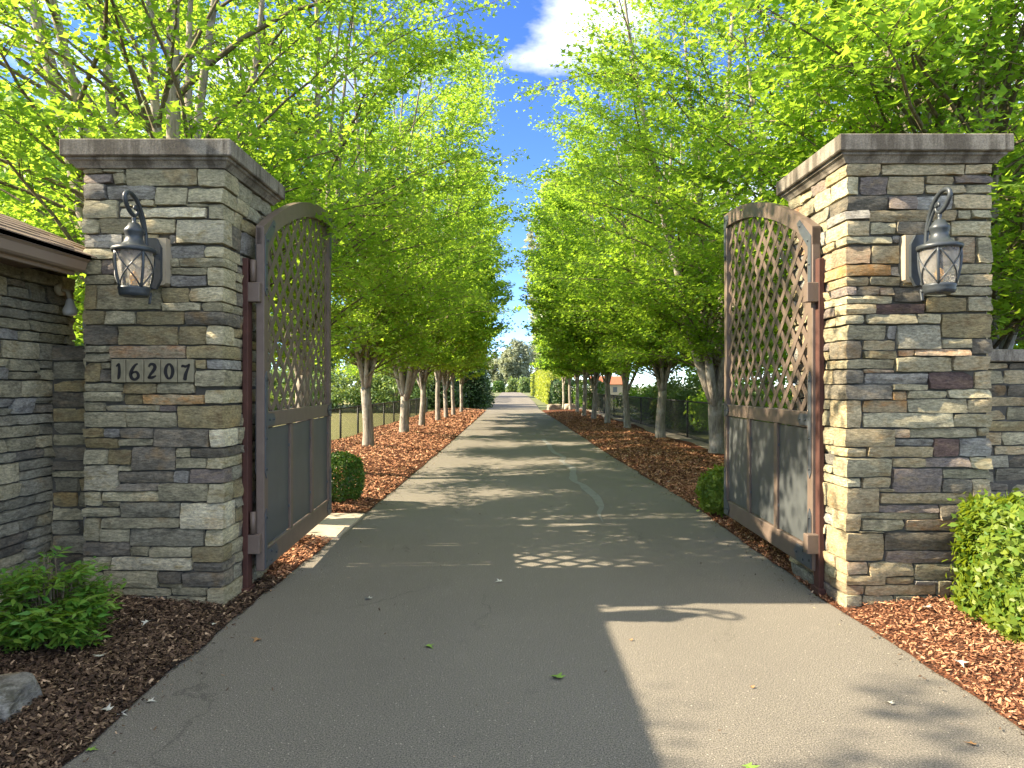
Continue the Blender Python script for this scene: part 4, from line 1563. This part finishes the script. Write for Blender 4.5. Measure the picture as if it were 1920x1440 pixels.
right_row = [
    (4.15, 6.1, NC, 5.1, (1.16, 1, 1), 'maple standing directly behind the right stone pillar'),
    (3.95, 8.9, NB, 3.3, (1.16, 1, 1.0), 'maple rising above the right gate leaf'),
    (3.86, 12.9, NA, .1, (1.16, -1, 1), 'right row maple with thick pale trunk beside the right gate edge'),
    (3.62, 16.7, NC, 0, (1.13, 1, .97), None), (3.44, 20.4, MA, 3.2, (1.09, 1, 1.0), None), (3.25, 23.2, MBt, .1, (1.06, 1, .96), None),
    (3.15, 26.2, MA, 0, (1.02, -1, 1.02), None), (3.08, 29.2, FA, 3.1, (1.02, -1, 1.0), None), (3.20, 33.4, FB, .2, (1.00, 1, .95), None), (3.18, 37.2, FA, .1, (0.97, 1, 1.04), None), (3.1, 41.0, FB, 3.2, (0.95, -1, 1.0), None),
]
for (row, zf_, wd_, gp_) in ((left_row, zl, 'left', GLF), (right_row, zr, 'right', GRT)):
    k = 1
    for (x, y, pr, rz, sc, lab) in row:
        if lab is None:
            lab = '%s maple trunk in the %s row counted from the %s gate' % (ORD[k], wd_, wd_)
            k += 1
        place_tree(pr, 'maple_tree', (x, y, zf_(x, y) - .02), rz, sc, lab, gp_)


# looser background trees and shrubs built from clumps
def clump_plant(seed, H, RX, RY, zlow, nclump, nleaf, lsize, tmpl, mat, shape='crown', tr=.12, name='plant', out_bias=.5, cs=.16):
    rng = np.random.default_rng(seed)
    pr = random.Random(seed)
    cl = []
    while len(cl) < nclump:
        p = rng.uniform(-1, 1, 3)
        if shape == 'cone':
            s = (p[2] + 1) / 2
            if math.hypot(p[0], p[1]) > (1 - s) * .95 + .05:
                continue
        elif np.dot(p, p) > 1:
            continue
        elif np.dot(p, p) < out_bias * pr.random():
            continue
        cl.append(p)
    C = np.array(cl)
    P = np.stack([C[:, 0] * RX, C[:, 1] * RY, zlow + (C[:, 2] + 1) / 2 * (H - zlow)], 1)
    id_ = rng.integers(0, nclump, nleaf)
    sg = np.array([RX, RY, (H - zlow) / 2]) * cs
    off = rng.normal(0, 1, (nleaf, 3))
    off /= (np.linalg.norm(off, axis=1, keepdims=True) + 1e-9)
    off *= rng.uniform(.3, 1.15, (nleaf, 1)) ** .6
    pos = P[id_] + off * sg * 1.35
    pos[:, 2] = np.maximum(pos[:, 2], .04)
    nm = off * .8 + rng.normal(0, .45, (nleaf, 3)) + np.array([0, 0, .55])
    tone = np.clip(.5 * rng.uniform(0, 1, nclump)[id_] + .5 * rng.uniform(0, 1, nleaf), 0, 1)
    lm = leaves_mesh(name + '_foliage', pos, nm, lsize * rng.uniform(.6, 1.3, nleaf), tmpl, MAT[mat], rng, tone)
    t_ = MB()
    topz = zlow + (H - zlow) * .75
    t_.tube([(0, 0, -.15), (.02, .01, zlow * .6 + .05), (0, .02, topz)], [tr * 1.25, tr, tr * .25], 8)
    for q in range(min(nclump, 16)):
        e = P[q]
        s0 = Vector((0, .01, max(.05, min(zlow + (e[2] - zlow) * .35, topz))))
        mid = (s0 + Vector(e)) / 2 + Vector((0, 0, -.06 * H * .3))
        t_.tube([s0, mid, Vector(e)], [tr * .38, tr * .22, tr * .06], 5)
    tm = t_.mesh(name + '_stem')
    tm.materials.append(MAT['conbark'] if mat in ('leaf_dark',) else MAT['bark'])
    return tm, lm


def place_plant(parts, name, loc, rz, sc, label, cat, group=None, pn=('stem', 'foliage')):
    root = empty(name, loc, rz)
    root.scale = sc if isinstance(sc, tuple) else (sc, sc, sc)
    tag(root, label, cat, group)
    for nm, me in zip(pn, parts):
        link_mesh(nm, me, None, root)
    return root


TC = ('trunk', 'crown')
# tall trees behind the rows
BGA = clump_plant(201, 9.0, 3.2, 3.2, 1.2, 90, 12000, .22, STAR, 'leaf', 'crown', .16, 'bg_tree', .35, .2)
BGB = clump_plant(202, 7.5, 3.0, 3.0, .6, 80, 11000, .20, STAR, 'leaf_far', 'crown', .14, 'bg_tree_b', .35, .2)
bgl = [(-30.0, 44.0, BGA, 2.2, 'broad tall tree seen above the gatehouse roof'), (-24.0, 40.0, BGA, 1.0, 'bright tree at the far left corner of the lawn'),
       (-17.5, 42.0, BGB, .8, 'bushy tree behind the lawn, nearest the gatehouse'), (-13.0, 44.0, BGB, .9, 'bushy tree behind the lawn, middle one'), (-8.8, 47.0, BGB, .9, 'bushy tree behind the lawn, closest to the drive'),
       (-30.0, 34.0, BGB, 1.2, 'dense tree far left behind the gatehouse')]
for i, (x, y, p, s, lab) in enumerate(bgl):
    place_plant(p, 'background_tree', (x, y, -.03), i * 1.3, s, lab, 'tree', 'trees beyond the left fence', TC)
bgr = [(9.6, 10.5, BGA, .70, 'low leafy tree behind the right fence beside the right pillar'), (10.4, 16.5, BGA, .70, 'leafy tree behind the right fence near the gate'), (11.0, 22.0, BGA, .75, 'bright leafy tree behind the right fence midway along'),
       (10.8, 29.0, BGA, .8, 'leafy tree behind the right fence farther along'), (10.4, 37.0, BGA, .9, 'tree behind the right fence near its far end'), (14.5, 13.5, BGA, 1.0, 'taller tree well behind the right fence')]
for i, (x, y, p, s, lab) in enumerate(bgr):
    place_plant(p, 'background_tree', (x, y, -.05), i * 1.7 + .4, s, lab, 'tree', 'trees beyond the right fence', TC)
# tree beside the camera on the left, whose branches shade the foreground
place_tree(NB, 'maple_tree', (-6.3, .14, 0), 2.6, (.92, .92, .92), 'maple beside the gatehouse whose branches shade the foreground drive', GLF)

# shrubs behind the right fence
SH = clump_plant(211, 1.7, 1.2, 1.2, .05, 60, 5000, .12, OVAL, 'leaf', 'crown', .04, 'fence_shrub', .3, .22)
SH2 = clump_plant(212, 2.0, 1.3, 1.3, .05, 60, 5000, .13, OVAL, 'leaf_far', 'crown', .04, 'fence_shrub_b', .3, .22)
for i in range(9):
    y = 8.0 + i * 2.6
    place_plant((SH, SH2)[i % 2], 'shrub', (5.85 + .2 * math.sin(i * 2.1), y, -.05), i * 1.1, .85 + .12 * math.sin(i * 1.7), '%s shrub behind the right chain-link fence counted from the gate' % ORD[i], 'shrub', 'shrubs behind the right fence')
# shrubs along the far side of the lawn
SHL = clump_plant(213, 2.4, 2.0, 1.6, .05, 60, 5000, .16, OVAL, 'leaf_far', 'crown', .05, 'lawn_shrub', .3, .22)
for i in range(7):
    place_plant(SHL, 'shrub', (-6.2 - 2.0 * i, 36 + .9 * (i % 3), -.04), i * .9, 1 + .1 * math.sin(i * 2), '%s blue-green shrub at the back of the lawn counted from the drive' % ORD[i], 'shrub', 'shrubs at the back of the lawn')

# far conifer and hedges
CON = clump_plant(221, 6.6, 1.75, 1.75, .1, 150, 13000, .16, OVAL, 'leaf_dark', 'cone', .14, 'conifer', 0, .17)
place_plant(CON, 'conifer', (-2.95, 44.5, 0), 0, 1.0, 'dark evergreen at the end of the left tree row', 'tree', 'dark evergreens by the far drive', TC)
place_plant(CON, 'conifer', (-3.2, 50.5, 0), 2, (1.1, 1.1, 1.05), 'dark evergreen behind the one ending the left row', 'tree', 'dark evergreens by the far drive', TC)
place_plant(CON, 'conifer', (-4.6, 41.0, 0), 4, (1.0, 1.0, .85), 'dark evergreen left of the one ending the left row', 'tree', 'dark evergreens by the far drive', TC)


def hedge(name, seed, x0, x1, y0, y1, h, n, ls, mat, label, tmpl=OVAL, wob=.08, cat='hedge', round_=.0, group=None):
    rng = np.random.default_rng(seed)
    cx, cy = (x0 + x1) / 2, (y0 + y1) / 2
    hw, hl = (x1 - x0) / 2, (y1 - y0) / 2
    # sample points on the faces of a box
    areas = np.array([2 * hl * h, 2 * hl * h, 2 * hw * h, 2 * hw * h, 4 * hw * hl])
    fc = rng.choice(5, n, p=areas / areas.sum())
    a, b = rng.uniform(-1, 1, n), rng.uniform(-1, 1, n)
    pos = np.zeros((n, 3))
    nm = np.zeros((n, 3))
    for f_, (ax, sg) in enumerate(((0, -1), (0, 1), (1, -1), (1, 1), (2, 1))):
        k_ = fc == f_
        if ax == 0:
            pos[k_] = np.stack([np.full(k_.sum(), sg * hw), a[k_] * hl, (b[k_] + 1) / 2 * h], 1)
        elif ax == 1:
            pos[k_] = np.stack([a[k_] * hw, np.full(k_.sum(), sg * hl), (b[k_] + 1) / 2 * h], 1)
        else:
            pos[k_] = np.stack([a[k_] * hw, b[k_] * hl, np.full(k_.sum(), h)], 1)
        nm[k_, ax] = sg
    if round_ > 0:
        c = np.array([0, 0, h * .5])
        e = np.array([hw, hl, h * .5])
        q = (pos - c) / e
        L4 = (np.abs(q) ** round_).sum(1, keepdims=True) ** (1 / round_)
        q = q / L4
        pos = c + q * e
        nm = q / e
        nm /= np.linalg.norm(nm, axis=1, keepdims=True)
    fr = 1.0 / max(.12, min(hw, hl, h) * .55)
    wv = np.array([noise.noise(Vector(p) * fr * .8 + Vector((seed, 0, 0))) + .6 * noise.noise(Vector(p) * fr * 2.3) for p in pos])
    sink = np.abs(rng.normal(0, 1, n)) * wob * .8
    stray = (rng.uniform(0, 1, n) > .965) * rng.uniform(.3, 1.6, n) * wob
    pos = pos + nm * (wv * wob * 1.25 - sink + stray)[:, None]
    pos[:, 2] = np.maximum(pos[:, 2], .02)
    nn = nm * .9 + rng.normal(0, .55, (n, 3)) + np.array([0, 0, .35])
    tone = np.clip(.5 + .35 * wv + rng.normal(0, .25, n), 0, 1)
    root = empty(name, (cx, cy, 0))
    tag(root, label, cat, group)
    me = leaves_mesh(name + '_leaves', pos, nn, ls * rng.uniform(.6, 1.3, n), tmpl, MAT[mat], rng, tone, nm * .3 + np.array([0, 0, .5]))
    link_mesh('foliage', me, None, root)
    st = MB()
    pr = random.Random(seed)
    ns = max(5, int((hw + hl) * 4))
    for q in range(min(ns, 40)):
        bx_, by_ = pr.uniform(-.35, .35) * hw, pr.uniform(-.8, .8) * hl
        tx_, ty_ = pr.uniform(-.75, .75) * hw, by_ + pr.uniform(-.4, .4) * min(hw, hl)
        st.tube([(bx_, by_, -.08), ((bx_ + tx_) / 2, (by_ + ty_) / 2, h * .45), (tx_, ty_, h * .86)], [.012 * (1 + h), .008 * (1 + h), .004], 5)
    # leaf litter core keeps light from passing straight through
    st.build('stems', MAT['twig'], root)
    return root


hedge('hedge', 31, 2.75, 4.2, 50, 66, 2.55, 9000, .20, 'leaf_y', 'bright yellow-green clipped hedge right of the far drive', wob=.12, group='clipped hedges by the far drive')
hedge('hedge', 32, 2.95, 4.4, 67, 105, 3.1, 9000, .28, 'leaf_y', 'yellow-green hedge farthest along the drive on the right', wob=.15, group='clipped hedges by the far drive')
hedge('shrub', 33, 2.55, 4.3, 43.2, 46.5, 1.75, 6000, .14, 'leaf_dark', 'dark green rounded shrub before the yellow hedge', wob=.12, cat='shrub', round_=4)
hedge('shrub', 34, 3.7, 5.2, 37.5, 41.5, 1.7, 6000, .13, 'leaf_box', 'green shrub behind the far end of the right maples', wob=.12, cat='shrub', round_=4)
hedge('shrub', 35, -1.0, 1.4, 165, 168, 4.2, 2500, .5, 'leaf_far', 'round bush at the far end of the drive, left one', wob=.5, cat='shrub', round_=2.8, group='round bushes at the end of the drive').location.z = -1.1
hedge('shrub', 36, 1.6, 4.4, 158, 161, 4.4, 2500, .5, 'leaf_far', 'round bush at the far end of the drive, right one', wob=.5, cat='shrub', round_=2.8, group='round bushes at the end of the drive').location.z = -1.1
hedge('shrub', 37, -4.4, -1.9, 160, 163, 3.6, 2500, .5, 'leaf_box', 'dark round bush at the far end left of the drive', wob=.5, cat='shrub', round_=2.8, group='round bushes at the end of the drive').location.z = -1.1
hedge('hedge', 38, -5.6, -3.2, 56, 100, 2.2, 6000, .28, 'leaf_box', 'dark hedge along the far left of the drive', wob=.2, group='clipped hedges by the far drive')
TALL = clump_plant(231, 20.0, 2.9, 2.9, 4.0, 130, 12000, .34, STAR, 'leaf_hazed', 'crown', .3, 'tall_tree', .3, .14)
TALL2 = clump_plant(232, 26.0, 6.5, 6.5, 3.0, 150, 12000, .7, STAR, 'leaf_hazed', 'crown', .5, 'far_tree', .3, .14)
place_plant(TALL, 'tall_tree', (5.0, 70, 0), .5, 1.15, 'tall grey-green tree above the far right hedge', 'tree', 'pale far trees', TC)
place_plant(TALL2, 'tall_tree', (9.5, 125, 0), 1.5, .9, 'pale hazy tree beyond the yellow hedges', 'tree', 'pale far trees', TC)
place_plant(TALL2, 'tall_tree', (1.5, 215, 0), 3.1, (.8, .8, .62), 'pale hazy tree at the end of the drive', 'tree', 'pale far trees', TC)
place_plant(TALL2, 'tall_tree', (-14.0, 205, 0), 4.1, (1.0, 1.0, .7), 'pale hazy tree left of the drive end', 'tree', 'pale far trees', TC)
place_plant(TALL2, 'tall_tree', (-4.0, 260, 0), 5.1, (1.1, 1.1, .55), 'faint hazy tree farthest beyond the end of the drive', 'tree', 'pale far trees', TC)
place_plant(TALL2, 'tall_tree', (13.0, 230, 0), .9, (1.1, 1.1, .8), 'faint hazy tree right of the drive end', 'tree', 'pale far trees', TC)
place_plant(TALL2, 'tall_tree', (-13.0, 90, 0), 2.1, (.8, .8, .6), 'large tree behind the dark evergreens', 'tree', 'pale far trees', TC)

# foreground planting
hedge('boxwood_ball', 51, -2.23, -1.67, 7.42, 7.98, .60, 9000, .030, 'leaf_box', 'clipped round boxwood just behind the left gate', wob=.018, cat='bush', round_=2.2)
hedge('boxwood_ball', 52, 1.93, 2.55, 6.75, 7.30, .50, 7000, .042, 'leaf_pri', 'loose round bush just behind the right gate', wob=.03, cat='bush', round_=2.4)
hedge('clipped_shrub', 53, 2.50, 3.35, 3.32, 3.95, .70, 24000, .044, 'leaf_pri', 'glossy green clipped shrub in front of the right pillar', wob=.055, cat='bush', round_=6)


def nandina(loc, seed):
    rng = np.random.default_rng(seed)
    root = empty('nandina_shrub', loc)
    tag(root, 'feathery green shrub at the foot of the left pillar', 'bush')
    st = MB()
    P, HD, S = [], [], []
    pr = random.Random(seed)
    for i in range(60):
        az = pr.uniform(0, 2 * PI)
        rr = math.sqrt(pr.random())
        hh = (.46 - .2 * rr * rr) * pr.uniform(.55, 1.05)
        tip = Vector((math.cos(az) * rr * .16, math.sin(az) * rr * .17, hh))
        b = Vector((math.cos(az) * .05, math.sin(az) * .05, -.03))
        st.tube([b, b.lerp(tip, .5) + Vector((0, 0, .05)), tip], [.006, .004, .002], 4)
        # compound fronds near the tip
        for fr in range(7):
            a2 = az + pr.uniform(-1.6, 1.6)
            s0 = b.lerp(tip, pr.uniform(.35, 1.0))
            d = Vector((math.cos(a2), math.sin(a2), pr.uniform(-.25, .5))).normalized()
            L = pr.uniform(.10, .20)
            st.tube([s0, s0 + d * L], [.002, .001], 3, False)
            for k_ in range(11):
                q = s0 + d * L * (k_ + 2) / 12
                sd = (-1) ** k_
                side = Vector((-d.y, d.x, pr.uniform(-.2, .2))) * sd
                P.append(tuple(q))
                HD.append(tuple(d * .7 + side * .8))
                S.append(pr.uniform(.042, .070))
    P, HD, S = np.array(P), np.array(HD), np.array(S)
    N = len(P)
    nm = np.stack([rng.normal(0, .4, N), rng.normal(0, .4, N), np.ones(N)], 1)
    tone = np.clip(P[:, 2] / .6 * .5 + rng.uniform(0, .5, N), 0, 1)
    tone = np.clip(rng.uniform(0, 1, N), 0, 1)
    me = leaves_mesh('nandina_leaves', P, nm, S, LANCE, MAT['leaf_nan'], rng, tone, HD * 2)
    link_mesh('foliage', me, None, root)
    st.build('stems', MAT['twig'], root)
    return root


nandina((-2.27, 3.36, .05), 61)


# distant house seen between the right maple trunks
hs_ = empty('distant_house', (11.6, 84, -.06))
hs_.scale = (.6, .6, .75)
tag(hs_, 'small distant house with orange-red roof between the right trunks', 'house')
MB().box(-3.2, 3.2, -2, 2, 0, 2.3).build('wall', MAT['trim'], hs_)
MB().prism([(-2.4, 2.25), (2.4, 2.25), (0, 3.6)], -3.5, 3.5, 0).build('roof', MAT['redroof'], hs_)
for wx in (-1.9, 1.5):
    wn = MB().box(wx - .5, wx + .5, -2.04, -1.99, .9, 1.9).build('window', MAT['trim'], hs_)
    MB().box(wx - .42, wx + .42, -2.05, -2.03, .98, 1.82).build('pane', MAT['panel'], wn)
MB().box(-.5, .4, -2.04, -1.99, 0, 2.0).build('door', MAT['rust'], hs_)


# boulders
def boulder(name, loc, dims, seed, mat, label, group=None):
    import bmesh
    bm = bmesh.new()
    bmesh.ops.create_icosphere(bm, subdivisions=4, radius=1.0)
    for v in bm.verts:
        p = v.co.copy()
        q = Vector((max(-.72, min(.72, p.x)), max(-.7, min(.7, p.y)), max(-.7, min(.66, p.z))))
        n1 = noise.noise(p * 1.3 + Vector((seed, 0, 0))) * .22 + noise.noise(p * 3.1 + Vector((0, seed, 0))) * .10 + noise.noise(p * 8 + Vector((0, 0, seed))) * .035
        v.co = Vector((q.x * dims[0], q.y * dims[1], q.z * dims[2])) * (1.25 + n1)
    me = bpy.data.meshes.new(name)
    bm.to_mesh(me)
    bm.free()
    me.polygons.foreach_set('use_smooth', [True] * len(me.polygons))
    o = link_mesh(name, me, mat)
    o.location = loc
    tag(o, label, 'rock', group)
    return o


boulder('boulder', (-2.06, 2.70, .07), (.15, .12, .115), 3, MAT['rock'], 'mossy grey boulder at the lower left corner')
boulder('boulder', (2.35, 37.6, .12), (.42, .36, .30), 7, MAT['rock_far'], 'larger tan rock at the far end of the right mulch bed', 'rocks at the end of the right bed')
boulder('boulder', (3.3, 38.4, .12), (.4, .4, .3), 9, MAT['rock_far'], 'small dark rock among the far right maple trunks', 'rocks at the end of the right bed')


# ------------------------------------------------------------------ chain-link fences
def fence(name, x, y0, y1, sp, ztop, zbot, label, group, cell=.06, turn=None):
    root = empty(name, (x, y0, 0))
    tag(root, label, 'fence', group)
    L = y1 - y0
    n = int(round(L / sp))
    for i in range(n + 1):
        MB().tube([(0, i * L / n, zbot - .3), (0, i * L / n, ztop + .02)], .026, 8).build('post', MAT['fence'], root)
    MB().tube([(0, 0, ztop), (0, L, ztop)], .020, 8).build('top_rail', MAT['fence'], root)
    MB().tube([(0, 0, zbot + .03), (0, L, zbot + .03)], .004, 4).build('bottom_wire', MAT['fence'], root)
    hgt = ztop - zbot
    vs, fs = [], []
    k = 0
    yy = -hgt
    while yy < L:
        for sg in (1, -1):
            a, b = max(yy, 0), min(yy + hgt, L)
            if b - a < .02:
                continue
            za = zbot + (a - yy) if sg > 0 else ztop - (a - yy)
            zb_ = zbot + (b - yy) if sg > 0 else ztop - (b - yy)
            o_ = .0035 * sg
            r_ = .0024
            for (dy, dx) in ((0, r_), (r_ * .8, -r_), (-r_ * .8, -r_)):
                vs.append((o_ + dx, a + dy, za))
            for (dy, dx) in ((0, r_), (r_ * .8, -r_), (-r_ * .8, -r_)):
                vs.append((o_ + dx, b + dy, zb_))
            fs += [(k, k + 1, k + 4, k + 3), (k + 1, k + 2, k + 5, k + 4), (k + 2, k, k + 3, k + 5)]
            k += 6
        yy += cell
    MB().add(vs, fs).build('wire_mesh', MAT['fence'], root)['kind'] = 'stuff'
    return root


fence('chain_link_fence', -4.22, 7.3, 33.9, 1.9, .80, .0, 'black chain-link fence between left maples and lawn', 'chain-link fences')
fence('chain_link_fence', 4.42, 7.9, 38.9, 3.1, .97, .05, 'black chain-link fence behind the right maples', 'chain-link fences')

# ------------------------------------------------------------------ fallen leaves
fl = [
    (1042, 1262, 'g', .075, 'bright green fallen leaf in the middle of the shaded drive'), (806, 1207, 'g', .055, 'small green fallen leaf left of the drive centre'),
    (688, 1118, 'p', .06, 'pale fallen leaf on the drive near the left gate'), (935, 1086, 'p', .055, 'pale fallen leaf on the drive centre line'),
    (198, 1336, 'p', .055, 'whitish fallen leaf on the left bed edge, left of a pair'), (228, 1332, 'p', .06, 'whitish fallen leaf on the left bed edge, right of a pair'),
    (285, 1308, 'p', .04, 'small white fallen leaf on the asphalt near the left bed'), (174, 1398, 'g', .04, 'green fallen leaf on the left bed edge near the corner'),
    (1410, 1435, 'g', .06, 'green fallen leaf at the bottom edge of the drive'), (1735, 1160, 'p', .07, 'pale fallen leaf on the right mulch before the pillar'),
    (1802, 1256, 'p', .06, 'pale fallen leaf on the right mulch below the clipped shrub'), (1666, 1310, 'p', .04, 'small pale scrap on the sunlit drive at right'),
    (1818, 1386, 'b', .04, 'brown fallen leaf on the dappled drive at lower right'), (480, 1195, 'b', .05, 'brown fallen leaf on the shaded drive below the left pillar'),
    (455, 1140, 'b', .05, 'tan fallen leaf at the foot of the left pillar corner'), (1182, 1194, 'b', .025, 'tiny brown leaf on the sunlit drive near its shadow edge'), (1410, 1281, 'b', .025, 'tiny brown leaf in the middle of the sunlit drive'),
    (272, 1188, 'p', .05, 'pale fallen leaf on dark mulch below the left pillar'), (186, 1252, 'p', .05, 'pale twisted fallen leaf on mulch right of the feathery shrub'), (400, 1175, 'p', .04, 'pale leaf on the mulch edge below the left pillar'),
]
rl = random.Random(77)
for (px, py, c, s, lab) in fl:
    d = F * (CAMH - .02) / (py - 725)
    x = gx(px, d)
    if x < left_edge(d):
        z = zl(x, d) + .022
    elif x > right_edge(d):
        z = zr(x, d) + .024
    else:
        z = .006
    T = MAPLE5[0].copy()
    T[:, 0] *= rl.uniform(.7, 1.0)
    T[:, 2] = T[:, 2] * rl.uniform(.8, 2.2) + .02
    T -= np.array([0, .5, 0])
    vs = [tuple(p * s) for p in T]
    o = MB().add(vs, MAPLE5[1]).build('fallen_leaf', {'g': MAT['fallen_green'], 'p': MAT['fallen_pale'], 'b': MAT['fallen_brown']}[c])
    o.location = (x, d, z)
    o.rotation_euler = (rl.uniform(-.15, .15), rl.uniform(-.15, .15), rl.uniform(0, 6.28))
    tag(o, lab, 'leaf', 'fallen leaves')
